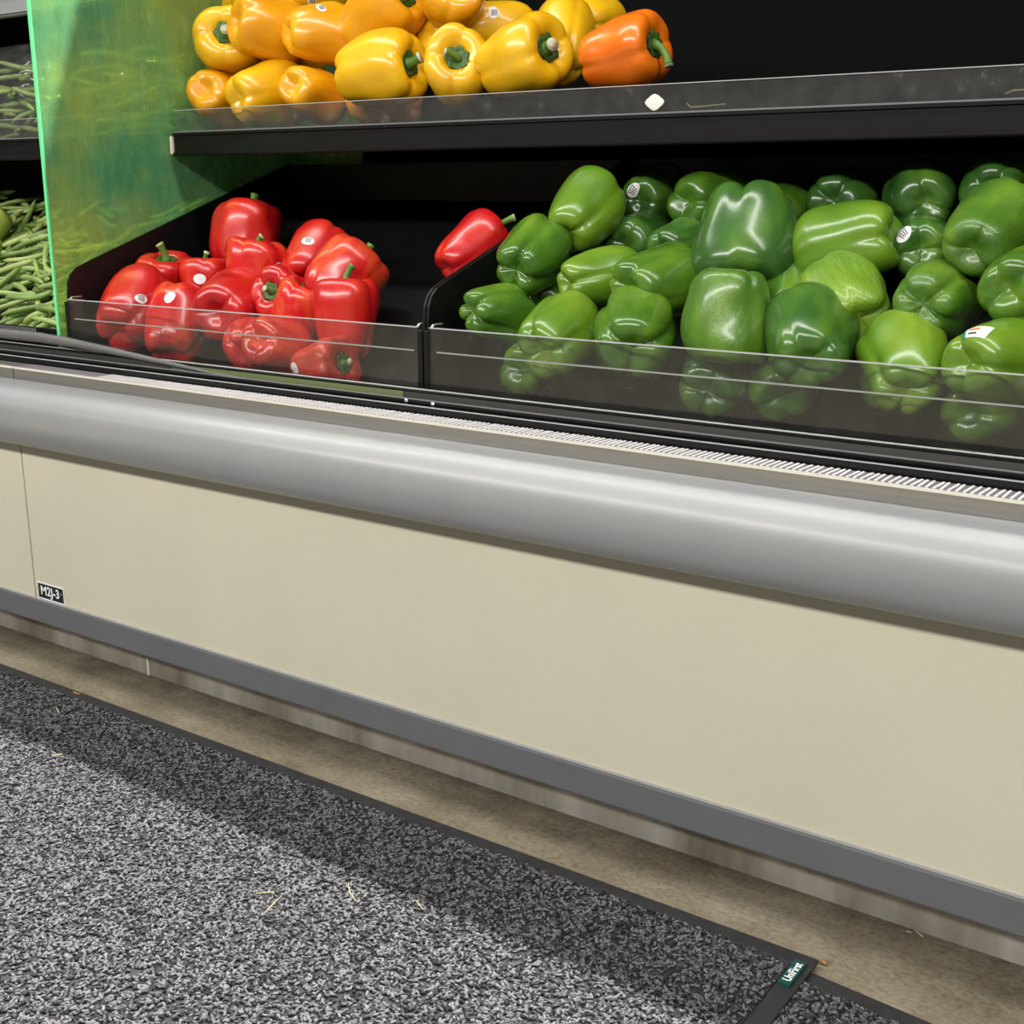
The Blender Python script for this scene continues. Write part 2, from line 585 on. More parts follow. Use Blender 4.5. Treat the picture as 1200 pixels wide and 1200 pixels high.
rail_p = catmull(ctrl, 6)
rail = open_profile('hand_rail', M['rail'], case, rail_p, CX0, CX1, [(1.0345, 0.3490), (1.0345, 0.3620), (1.050, 0.3620)])
# return lip at the rail's lower edge
prism_x('rail_lip', M['bumper_lip'], rail, [(1.0285, 0.3440), (1.0285, 0.3455), (1.0355, 0.3500), (1.0355, 0.3450)], CX0, CX1)

# steel coping on top of the rail, in two lengths
for a, b in ((CX0, -1.6305), (-1.6285, CX1)):
    cp = prism_x('steel_coping', M['steel'], case, [(1.0505, 0.425), (1.0505, 0.4495), (1.0520, 0.4505), (1.0850, 0.4505), (1.0850, 0.425)], a, b)
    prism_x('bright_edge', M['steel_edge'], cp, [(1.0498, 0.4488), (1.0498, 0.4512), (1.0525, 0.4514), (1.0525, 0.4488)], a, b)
# reflection in the coping, modelled as a strip with white ticks
rs = box('reflection_strip', M['reflection_base'], case, -1.6285, CX1, 1.0535, 1.0830, 0.4500, 0.4512)
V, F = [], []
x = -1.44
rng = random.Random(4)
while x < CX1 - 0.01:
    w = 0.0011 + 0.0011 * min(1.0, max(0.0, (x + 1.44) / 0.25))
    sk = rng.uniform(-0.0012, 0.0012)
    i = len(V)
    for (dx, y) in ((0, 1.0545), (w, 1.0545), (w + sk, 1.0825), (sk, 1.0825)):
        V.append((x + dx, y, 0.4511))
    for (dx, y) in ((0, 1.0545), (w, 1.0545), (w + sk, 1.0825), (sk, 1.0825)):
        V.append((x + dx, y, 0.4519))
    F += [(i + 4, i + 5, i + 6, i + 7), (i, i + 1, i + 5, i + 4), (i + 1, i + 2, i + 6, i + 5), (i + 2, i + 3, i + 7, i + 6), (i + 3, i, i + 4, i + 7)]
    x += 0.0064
rb = link('rib', mesh_from('rib', V, F), M['rib'], rs)  # white ticks of the painted reflection, raised as thin bars
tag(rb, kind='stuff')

# asset sticker on the panel beside the joint
sx0, sx1, sz0, sz1 = -1.6215, -1.5565, 0.0992, 0.1262
stk = box('asset_sticker', M['paper'], case, sx0, sx1, 1.0492, 1.0502, sz0, sz1)
stk['label'] = 'small black and white sticker reading M2J-3'
bm = bmesh.new()
add_box(bm, sx0 + 0.0015, sx1 - 0.0022, 1.0489, 1.0494, sz0 + 0.0022, sz1 - 0.0025)
link('sticker_face', from_bm('sticker_face', bm), M['sign_black'], stk)
tm = text_mesh('sticker_lettering', 'M2J-3', 0.0220, 0.0005)
co = np.zeros(len(tm.vertices) * 3)
tm.vertices.foreach_get('co', co)
co = co.reshape(-1, 3)
w0, w1 = co[:, 0].min(), co[:, 0].max()
h0, h1 = co[:, 1].min(), co[:, 1].max()
nx = sx0 + 0.0085 + (co[:, 0] - w0) / (w1 - w0) * 0.0445
nz = sz0 + 0.0032 + (co[:, 1] - h0) / (h1 - h0) * 0.0185
tm.vertices.foreach_set('co', np.stack([nx, np.full(len(nx), 1.0487), nz], 1).ravel())
link('sticker_lettering', tm, M['white_ink'], stk)
for (cx, cz) in ((sx0 + 0.0030, 0.1150), (sx1 - 0.0070, 0.1150)):
    bm = bmesh.new()
    bmesh.ops.create_circle(bm, cap_ends=True, segments=12, radius=0.0026, matrix=Matrix.Translation((cx, 1.0487, cz)) @ Matrix.Rotation(math.pi / 2, 4, 'X'))
    link('sticker_dot', from_bm('sticker_dot', bm), M['bumper'], stk)

# ------------------------------------------------------------------ price rail (black extrusion between coping and trays)
pr = empty('price_rail', (-1.0, 1.105, 0.384))
tag(pr, 'black plastic price rail with painted highlights along thin clear edges running below the pepper trays', 'price rail')
prism_x('channel', M['black_gloss'], pr,
        [(1.0865, 0.384), (1.0865, 0.4430), (1.0985, 0.4430), (1.0985, 0.4600), (1.1060, 0.4610), (1.1068, 0.4730), (1.1090, 0.4745),
         (1.1250, 0.4745), (1.1250, 0.384)], CX0, CX1)
prism_x('lower_lip', M['black_gloss'], pr, [(1.0880, 0.4430), (1.0880, 0.4586), (1.0905, 0.4586), (1.0905, 0.4430)], CX0, CX1)
prism_x('clear_edge_highlight', M['edge_grey'], pr, [(1.0878, 0.4586), (1.0878, 0.4594), (1.0907, 0.4594), (1.0907, 0.4586)], CX0, CX1)  # light grey strips paint the highlight lines along the clear edges
prism_x('clear_edge_highlight', M['edge_dim'], pr, [(1.0984, 0.4640), (1.0984, 0.4652), (1.1004, 0.4654), (1.1004, 0.4640)], CX0, CX1)
prism_x('middle_lip', M['black_gloss'], pr, [(1.0985, 0.4600), (1.0985, 0.4640), (1.1010, 0.4642), (1.1010, 0.4600)], CX0, CX1)
prism_x('clear_edge_highlight', M['edge_grey'], pr, [(1.1085, 0.4745), (1.1085, 0.4753), (1.1110, 0.4756), (1.1110, 0.4745)], CX0, CX1)
prism_x('price_strip', M['tag_grey'], pr, [(1.1042, 0.4635), (1.1052, 0.4712), (1.1062, 0.4712), (1.1052, 0.4635)], CX0, -1.345)
prism_x('price_strip', M['tag_green'], pr, [(1.1042, 0.4635), (1.1052, 0.4712), (1.1062, 0.4712), (1.1052, 0.4635)], -1.344, -0.935)
prism_x('price_strip', M['tag_grey'], pr, [(1.1042, 0.4635), (1.1052, 0.4712), (1.1062, 0.4712), (1.1052, 0.4635)], -0.934, CX1)
for (px, py) in ((476, 470), (507, 474.5)):
    p = at(px, py, 1.0975)
    bm = bmesh.new()
    bmesh.ops.create_uvsphere(bm, u_segments=12, v_segments=8, radius=0.0034)
    for v in bm.verts:
        v.co = Vector((v.co.x + p[0], v.co.y * 0.5 + 1.0975, v.co.z + p[2]))
    link('screw', from_bm('screw', bm, True), M['screw'], pr)

# ------------------------------------------------------------------ trays of red and green peppers
FLOOR_S = math.tan(math.radians(31.5))


def tray(x0, x1, label):
    t = empty('produce_tray', ((x0 + x1) / 2, 1.35, 0.41))
    tag(t, label, 'tray', 'black trays of peppers')
    zf = lambda y: 0.395 + (y - 1.13) * FLOOR_S
    prism_x('tray_floor', M['black'], t, [(1.132, zf(1.132) - 0.004), (1.132, zf(1.132)), (1.600, zf(1.600)), (1.600, zf(1.600) - 0.004)], x0, x1)
    side = [(1.1325, 0.389), (1.1325, 0.553), (1.1345, 0.568), (1.1400, 0.580), (1.1500, 0.5885), (1.1660, 0.5950), (1.495, 0.7085),
            (1.600, 0.7440), (1.600, zf(1.60) - 0.006), (1.14, 0.389)]
    prism_x('side_wall', M['black'], t, side, x0, x0 + 0.0035)
    prism_x('side_wall', M['black'], t, side, x1 - 0.0035, x1)
    prism_x('back_wall', M['black'], t, [(1.598, zf(1.6)), (1.598, 0.742), (1.602, 0.742), (1.602, zf(1.6))], x0, x1)
    # clear front guard: sheet, end tab and glued fold line
    g = box('front_guard', M['clear'], t, x0 + 0.008, x1 - 0.008, 1.1275, 1.1305, 0.430, 0.5440)
    prism_x('guard_top_edge', M['edge_grey'], g, [(1.1272, 0.5438), (1.1272, 0.5450), (1.1308, 0.5450), (1.1308, 0.5438)], x0 + 0.008, x1 - 0.008)
    box('fold_line', M['edge_grey'], g, x0 + 0.016, x1 - 0.016, 1.1306, 1.1312, 0.5155, 0.5172)
    for xa in (x0 + 0.008, x1 - 0.011):
        prism_x('end_tab', M['clear'], g, [(1.1306, 0.500), (1.1306, 0.544), (1.1340, 0.5475), (1.1500, 0.5475), (1.1500, 0.5300)], xa, xa + 0.003)
        prism_x('tab_edge', M['edge_grey'], g, [(1.1306, 0.5440), (1.1340, 0.5475), (1.1500, 0.5475), (1.1500, 0.5483), (1.1338, 0.5483), (1.1300, 0.5450)], xa, xa + 0.003)
    for xa in (x0, x1 - 0.0075):
        box('corner_post', M['black'], t, xa, xa + 0.0075, 1.1265, 1.1330, 0.389, 0.5410, 0.0008)
    return t


tray(-1.6015, -0.9225, 'black tray with clear front guard holding the red peppers')
tray(-0.9205, -0.150, 'black tray with clear front guard heaped with green peppers')
b_ = box('tray_support', M['black_matte'], case, CX0, CX1, 1.70, 1.78, 0.384, 0.60)

# ------------------------------------------------------------------ shelves


def shelf(x0, x1, z, label, lip_mat, guard=True, rounded=False):
    s = empty('display_shelf', ((x0 + x1) / 2, 1.55, z - 0.036))
    tag(s, label, 'shelf')
    box('deck', M['black'], s, x0, x1, 1.362, 1.80, z - 0.012, z)
    lip = [(1.3620, z - 0.036), (1.3480, z - 0.036), (1.3465, z - 0.0345), (1.3465, z - 0.0305), (1.3490, z - 0.0295), (1.3490, z - 0.0065),
           (1.3465, z - 0.0050), (1.3465, z - 0.0010), (1.3475, z), (1.3620, z)]
    lp = prism_x('front_lip', lip_mat, s, lip, x0, x1)
    prism_x('lip_ridge', M['edge_dim'], lp, [(1.3460, z - 0.0012), (1.3460, z + 0.0008), (1.3500, z + 0.0008), (1.3500, z - 0.0012)], x0, x1)
    prism_x('lip_ridge', M['shelf_lip'], lp, [(1.3458, z - 0.0335), (1.3458, z - 0.0320), (1.3480, z - 0.0320), (1.3480, z - 0.0335)], x0, x1)
    if guard:
        g = box('front_guard', M['clear_smoky'], s, x0 + 0.004, x1, 1.3510, 1.3540, z + 0.0005, z + 0.0320)
        prism_x('guard_top_edge', M['edge_grey'], g, [(1.3508, z + 0.0318), (1.3508, z + 0.0327), (1.3542, z + 0.0327), (1.3542, z + 0.0318)], x0 + 0.004, x1)
        return s, g
    return s, None


SZ = 0.7875
sh1, gd1 = shelf(-1.5985, CX1, SZ, 'black shelf with clear guard carrying the yellow and orange peppers', M['shelf_lip'])
box('end_bracket', M['cream'], sh1, -1.6045, -1.5990, 1.345, 1.372, SZ - 0.033, SZ - 0.006, 0.001)
sh2, gd2 = shelf(CX0, -1.6165, SZ, 'black shelf with clear guard carrying the bagged beans', M['shelf_lip'])
sh3, _ = shelf(CX0, -1.6165, 1.0230, 'upper shelf with silver front lip above the bagged beans', M['silver'], guard=False)
# stuck to the guard: a white round sticker
p = at(767, 120, 1.3505)
bm = bmesh.new()
bmesh.ops.create_uvsphere(bm, u_segments=16, v_segments=8, radius=1.0)
for v in bm.verts:
    a = math.atan2(v.co.z, v.co.x)
    k = 1 + 0.10 * math.cos(4 * a)
    v.co = Vector((p[0] + v.co.x * 0.0120 * k, p[1] + v.co.y * 0.0006, p[2] + v.co.z * 0.0088 * k))
link('round_sticker', from_bm('round_sticker', bm, True), M['white_blob'], gd1)


def bit(name, pts, rad, mat, label, cat, group=None, parent=None):
    me = tube_mesh(name, pts, [rad * (0.6 + 0.4 * math.sin(math.pi * (i + 0.5) / len(pts))) for i in range(len(pts))], 6)
    o = link(name, me, mat, parent)
    if parent is None:
        tag(o, label, cat, group)
    return o


# ------------------------------------------------------------------ green acrylic divider
XS = -1.6100
dv = empty('divider_panel', (XS, 1.4, 0.45))
tag(dv, 'upright translucent green acrylic divider between the beans and the peppers', 'divider')
box('acrylic_sheet', M['sheet'], dv, XS - 0.0025, XS + 0.0025, 1.121, 1.80, 0.45, 1.45)
box('front_edge', M['sheet_edge_glow'], dv, XS - 0.0027, XS + 0.0027, 1.1175, 1.1210, 0.45, 1.45, 0.0006)

# ------------------------------------------------------------------ floor mats


def tuft_mesh(name, x0, x1, y0, y1, z, count, seed, xform=None):
    r = np.random.default_rng(seed)
    cx = r.uniform(x0, x1, count)
    cy = r.uniform(y0, y1, count)
    cz = z + r.uniform(-0.0004, 0.0010, count)
    ang = r.uniform(0, 2 * np.pi, count)
    tilt = r.normal(0, 0.22, count)
    ln = r.uniform(0.0022, 0.0042, count)
    wd = r.uniform(0.0012, 0.0019, count)
    dx, dy, dz = np.cos(ang) * np.cos(tilt), np.sin(ang) * np.cos(tilt), np.sin(tilt)
    px_, py_ = -np.sin(ang), np.cos(ang)
    c = np.stack([cx, cy, cz], 1)
    d = np.stack([dx, dy, dz], 1) * ln[:, None]
    s = np.stack([px_, py_, np.zeros(count)], 1) * wd[:, None]
    u = np.stack([np.zeros(count), np.zeros(count), np.ones(count)], 1) * (wd * 0.72)[:, None]
    bend = s * r.uniform(-0.9, 0.9, count)[:, None]
    # 10 vertices: two tips, two 4-vertex sections
    sec = []
    for k in (-0.55, 0.55):
        cc = c + d * k + bend * 0.5
        sec += [cc + s, cc + u, cc - s, cc - u]
    verts = np.stack([c - d - bend * 0.4, c + d - bend * 0.4] + sec, 1).reshape(-1, 3)
    base = np.array([[0, 3, 2], [0, 4, 3], [0, 5, 4], [0, 2, 5], [1, 6, 7], [1, 7, 8], [1, 8, 9], [1, 9, 6],
                     [2, 3, 7], [2, 7, 6], [3, 4, 8], [3, 8, 7], [4, 5, 9], [4, 9, 8], [5, 2, 6], [5, 6, 9]])
    faces = (base[None] + (np.arange(count) * 10)[:, None, None]).reshape(-1, 3)
    if xform is not None:
        verts = xform(verts)
    me = bpy.data.meshes.new(name)
    me.vertices.add(len(verts))
    me.vertices.foreach_set('co', verts.astype(np.float32).ravel())
    me.loops.add(faces.size)
    me.loops.foreach_set('vertex_index', faces.astype(np.int32).ravel())
    me.polygons.add(len(faces))
    me.polygons.foreach_set('loop_start', np.arange(0, faces.size, 3, dtype=np.int32))
    me.polygons.foreach_set('loop_total', np.full(len(faces), 3, dtype=np.int32))
    me.polygons.foreach_set('use_smooth', np.ones(len(faces), dtype=bool))
    me.update()
    at_ = me.attributes.new('tuft', 'FLOAT', 'POINT')
    val = np.repeat(r.uniform(0, 1, count), 10)
    at_.data.foreach_set('value', val.astype(np.float32))
    return me


def floor_mat(x0, x1, y0, y1, z0, label, tuft_box, count, seed, rot=0.0, pivot=(0, 0)):
    t = empty('floor_mat', ((x0 + x1) / 2, (y0 + y1) / 2, z0))
    tag(t, label, 'mat', 'grey carpet mats')
    bw = 0.020

    def xf(v):
        v = np.array(v, float)
        c_, s_ = math.cos(rot), math.sin(rot)
        X = v[..., 0] - pivot[0]
        Y = v[..., 1] - pivot[1]
        out = v.copy()
        out[..., 0] = pivot[0] + X * c_ - Y * s_
        out[..., 1] = pivot[1] + X * s_ + Y * c_
        return out

    def part(name, mat, bxs, bev=0.0):
        bm = bmesh.new()
        for b in bxs:
            add_box(bm, *b, bev)
        for v in bm.verts:
            v.co = Vector(xf(v.co))
        return link(name, from_bm(name, bm), mat, t)

    part('backing', M['mat_base'], [(x0 + bw, x1 - bw, y0 + bw, y1 - bw, z0, z0 + 0.0040)])
    for b in ((x0, x1, y1 - bw, y1, z0, z0 + 0.0036), (x0, x1, y0, y0 + bw, z0, z0 + 0.0036),
              (x0, x0 + bw, y0 + bw, y1 - bw, z0, z0 + 0.0036), (x1 - bw, x1, y0 + bw, y1 - bw, z0, z0 + 0.0036)):
        part('rubber_border', M['mat_rubber'], [b], 0.0012)
    me = tuft_mesh('carpet_pile', *tuft_box, z0 + 0.0052, count, seed, xf)
    cp_ = link('carpet_pile', me, M['pile'], t)
    tag(cp_, kind='stuff')
    return t


mat1 = floor_mat(-2.60, -0.3465, -0.20, 0.9865, 0.0052, 'large dark grey carpet mat with black rubber border in front of the case',
                 (-2.00, -0.3680, 0.35, 0.9650), 100000, 3)
mat2 = floor_mat(-0.50, 1.30, -0.24, 0.9720, 0.0, 'second carpet mat tucked beneath the corner of the larger mat',
                 (-0.345, 0.05, 0.62, 0.9510), 13500, 5, rot=math.radians(-4.5), pivot=(-0.35, 0.972))
# teal maker tag with lettering on the corner of the upper mat
tg = empty('maker_tag', (0, 0, 0))
tg.name = 'corner_tag'
tg.parent = mat1
tg.location = -mat1.location
bm = bmesh.new()
add_box(bm, -0.3640, -0.3525, 0.9300, 0.9705, 0.0085, 0.0118)
link('tag_patch', from_bm('tag_patch', bm), M['tag_teal'], tg).location = (0, 0, 0)
tm = text_mesh('tag_lettering', 'UniFirst', 0.016, 0.0003)
co = np.zeros(len(tm.vertices) * 3)
tm.vertices.foreach_get('co', co)
co = co.reshape(-1, 3)
w0, w1 = co[:, 0].min(), co[:, 0].max()
h0, h1 = co[:, 1].min(), co[:, 1].max()
ny = 0.9355 + (co[:, 0] - w0) / (w1 - w0) * 0.0305
nx = -0.3620 + (1 - (co[:, 1] - h0) / (h1 - h0)) * 0.0078
tm.vertices.foreach_set('co', np.stack([nx, ny, np.full(len(nx), 0.01195)], 1).ravel())
link('tag_lettering', tm, M['white_ink'], tg).location = (0, 0, 0)


# dry scraps lying on the mat and the concrete
def on_floor(px, py, z):
    d = ray(px, py)
    return CAM + d * ((z - CAM[2]) / d[2])


def scrap(p0, p1, label, z=0.0125, mat=None, rad=0.0007, name='straw_bit', cat='straw', mid=None):
    a, b = on_floor(*p0, z), on_floor(*p1, z)
    pts = [a, b] if mid is None else [a, on_floor(*mid, z), b]
    bit(name, pts, rad, mat or M['straw'], label, cat, 'dry scraps on the floor')


scrap((408, 1035), (417, 1056), 'pale bent straw on the mat nearest its middle', mid=(410, 1046))
scrap((487, 1055), (496, 1066), 'short pale straw just inside the shadow edge on the mat')
scrap((310, 1070), (326, 1053), 'straw slanting upward on the lit part of the mat')
scrap((300, 1047), (322, 1045), 'straw lying level on the lit part of the mat')
scrap((61, 886), (73, 884), 'thin tan straw on the mat at its shadow edge, far left', rad=0.0011)
scrap((66, 829), (69, 835), 'tiny pale chip on the shaded mat at far left', rad=0.0012)
scrap((86, 811), (94, 814), 'small tan scrap on the rubber mat border at far left', mat=M['leaf_brown'], z=0.0100, rad=0.0016)
scrap((1062, 1091), (1068, 1093), 'grey dry leaf stalk on the concrete by the kick plate', z=0.001, rad=0.0008)
scrap((1072, 1090), (1082, 1098), 'second grey dry stalk on the concrete by the kick plate', z=0.001, rad=0.0008)
lp_ = on_floor(966, 1127, 0.003)
bm = bmesh.new()
bmesh.ops.create_icosphere(bm, subdivisions=2, radius=1.0)
for v in bm.verts:
    n_ = noise.noise(v.co * 1.7)
    v.co = Vector((lp_[0] + v.co.x * 0.0040 * (1 + 0.5 * n_), lp_[1] + v.co.y * 0.0028 * (1 + 0.6 * n_), 0.0022 + v.co.z * 0.0020))
tag(link('dry_leaf', from_bm('dry_leaf', bm, True), M['leaf_brown']), 'small brown curled leaf on concrete beside the mat corner', 'leaf')

# scraps on the upper shelf behind its guard
for (pa, pm, pb, lab) in (((805, 121), (810, 126), (850, 122), 'thin pale stalk lying behind the shelf guard, right of the white sticker'),
                          ((1178, 110), (1188, 106), (1204, 105), 'yellow dry stalk behind the shelf guard at the right edge')):
    pts = []
    for q in (pa, pm, pb):
        w = at(q[0], q[1], 1.358)
        pts.append((w[0], 1.358, max(w[2], SZ + 0.0012)))
    bit('dry_stalk', pts, 0.0011, M['straw'], lab, 'stalk', 'dry stalks on the shelf')

# ------------------------------------------------------------------ bell peppers
PROF = catmull([(0.0, -0.83), (0.16, -0.87), (0.36, -0.965), (0.56, -0.985), (0.745, -0.88), (0.865, -0.62), (0.925, -0.25), (0.975, 0.15),
                (1.0, 0.47), (0.965, 0.74), (0.83, 0.93), (0.62, 0.985), (0.41, 0.92), (0.24, 0.77), (0.0, 0.70)], 3)
PROF = [(max(0.0, p[0]), p[1]) for p in PROF]
NT = 60


def pepper_shape(seed, L, depth=None, taper=None, n=None):
    """vertex grid (rings x NT x 3) of a lobed bell pepper, radius about 1, half length L, stem end at +z"""
    r = random.Random(seed)
    n_ = r.choice((3, 4, 4))
    n = n or n_
    th = np.linspace(0, 2 * np.pi, NT, endpoint=False)
    gr = [2 * np.pi * (k + r.uniform(-0.13, 0.13)) / n for k in range(n)]
    g = np.zeros(NT)
    for a in gr:
        d = np.abs((th - a + np.pi) % (2 * np.pi) - np.pi)
        g += np.exp(-(d / 0.30) ** 2) * 0.55 + np.exp(-(d / 0.10) ** 2) * 0.45
    g = np.clip(g, 0, 1)
    amp = np.zeros(NT)
    dz = np.zeros(NT)
    for k in range(n):
        a0, a1 = gr[k], gr[(k + 1) % n] + (2 * np.pi if k == n - 1 else 0)
        mid = (a0 + a1) / 2
        d = np.abs((th - mid + np.pi) % (2 * np.pi) - np.pi)
        w = np.exp(-(d / 0.6) ** 2)
        amp += w * r.uniform(-0.07, 0.05)
        dz += w * r.uniform(-0.06, 0.06)
    t_ = r.uniform(0.86, 1.0)
    taper = taper or t_
    sq = r.uniform(-0.06, 0.06)
    bx, by = r.uniform(-0.10, 0.10), r.uniform(-0.10, 0.10)
    d_ = r.uniform(0.30, 0.60)
    depth = depth or d_
    p1, p2, p3 = (r.uniform(0, 6.28) for _ in range(3))
    P = np.zeros((len(PROF), NT, 3))
    for i, (rho, z) in enumerate(PROF):
        bw_ = min(1.0, max(0.0, (-z - 0.05) / 0.75))          # towards the blossom end
        tw = min(1.0, max(0.0, (z - 0.2) / 0.6))              # towards the shoulder
        edge = min(1.0, rho / 0.5)
        gd = (0.075 + 0.12 * bw_ + 0.10 * tw) * depth
        tp = 1 - (1 - taper) * min(1.0, max(0.0, (0.5 - z) / 1.4))
        rr = rho * tp * (1 - gd * g * edge) * (1 + amp * edge)
        rr = rr * (1 + 0.018 * np.sin(3 * z + p1 + 2 * th) + 0.014 * np.sin(5 * z + p2 - 3 * th) + 0.010 * np.sin(2.2 * z + p3 + 5 * th))
        zz = z + g * 0.20 * depth * bw_ * edge - g * 0.13 * depth * max(0.0, (z - 0.6) / 0.4) * edge
        zz = zz + dz * bw_ * edge + dz[::-1] * 0.35 * tw * edge
        zz = zz * L
        q = (z + 0.2) ** 2
        P[i, :, 0] = rr * np.cos(th) * (1 + sq) + bx * q
        P[i, :, 1] = rr * np.sin(th) * (1 - sq) + by * q
        P[i, :, 2] = zz
    return P, (bx, by)


def grid_mesh(name, P):
    R_, T_ = P.shape[0], P.shape[1]
    V = [P[0].mean(axis=0)] + [P[i, k] for i in range(1, R_ - 1) for k in range(T_)] + [P[-1].mean(axis=0)]
    F = []
    last = len(V) - 1
    for k in range(T_):
        k2 = (k + 1) % T_
        F.append((0, 1 + k2, 1 + k))
        for i in range(R_ - 3):
            a = 1 + i * T_
            b = a + T_
            F.append((a + k, a + k2, b + k2, b + k))
        a = 1 + (R_ - 3) * T_
        F.append((a + k, a + k2, last))
    return mesh_from(name, V, F, True)


def grid_normals(P):
    dth = np.roll(P, -1, 1) - np.roll(P, 1, 1)
    ds = np.gradient(P, axis=0)
    n = np.cross(dth, ds)
    ln = np.linalg.norm(n, axis=2, keepdims=True)
    return n / np.maximum(ln, 1e-9)


def patch(P, Nn, i0, k0, w, h, off, nseg, shape='oval', cu=0.0, cv=0.0, rot=0.0):
    """a small patch that follows the skin: centre ring i0, column k0, width along theta w, height along the axis h (local units)"""
    R_, T_ = P.shape[0], P.shape[1]
    du = np.linalg.norm(P[i0, (k0 + 1) % T_] - P[i0, k0])
    dv_ = np.linalg.norm(P[min(i0 + 1, R_ - 1), k0] - P[i0, k0])

    def samp(u, v):
        fi = i0 + v / max(dv_, 1e-4)
        fk = k0 + u / max(du, 1e-4)
        fi = min(max(fi, 1.0), R_ - 2.001)
        ia = int(math.floor(fi)); fa = fi - ia
        ka = int(math.floor(fk)); fb = fk - ka
        ka %= T_
        kb = (ka + 1) % T_
        f = lambda A: (A[ia, ka] * (1 - fb) + A[ia, kb] * fb) * (1 - fa) + (A[ia + 1, ka] * (1 - fb) + A[ia + 1, kb] * fb) * fa
        return f(P) + f(Nn) * off
    V, F = [], []
    c_, s_ = math.cos(rot), math.sin(rot)
    n = nseg
    for a in range(n + 1):
        for b in range(n + 1):
            u, v = 2 * a / n - 1, 2 * b / n - 1
            if shape == 'oval':
                x, y = u * math.sqrt(1 - v * v / 2), v * math.sqrt(1 - u * u / 2)
            else:
                x, y = u, v
            x = cu + x * w
            y = cv + y * h
            V.append(samp(x * c_ - y * s_, x * s_ + y * c_))
    for a in range(n):
        for b in range(n):
            i = a * (n + 1) + b
            F.append((i, i + n + 1, i + n + 2, i + 1))
    return V, F


def axis_matrix(ax, roll):
    z = Vector(ax).normalized()
    up = Vector((0, 0, 1)) if abs(z.z) < 0.95 else Vector((1, 0, 0))
    x = up.cross(z).normalized()
    y = z.cross(x)
    m = Matrix((x, y, z)).transposed()
    return m @ Matrix.Rotation(roll, 3, 'Z')


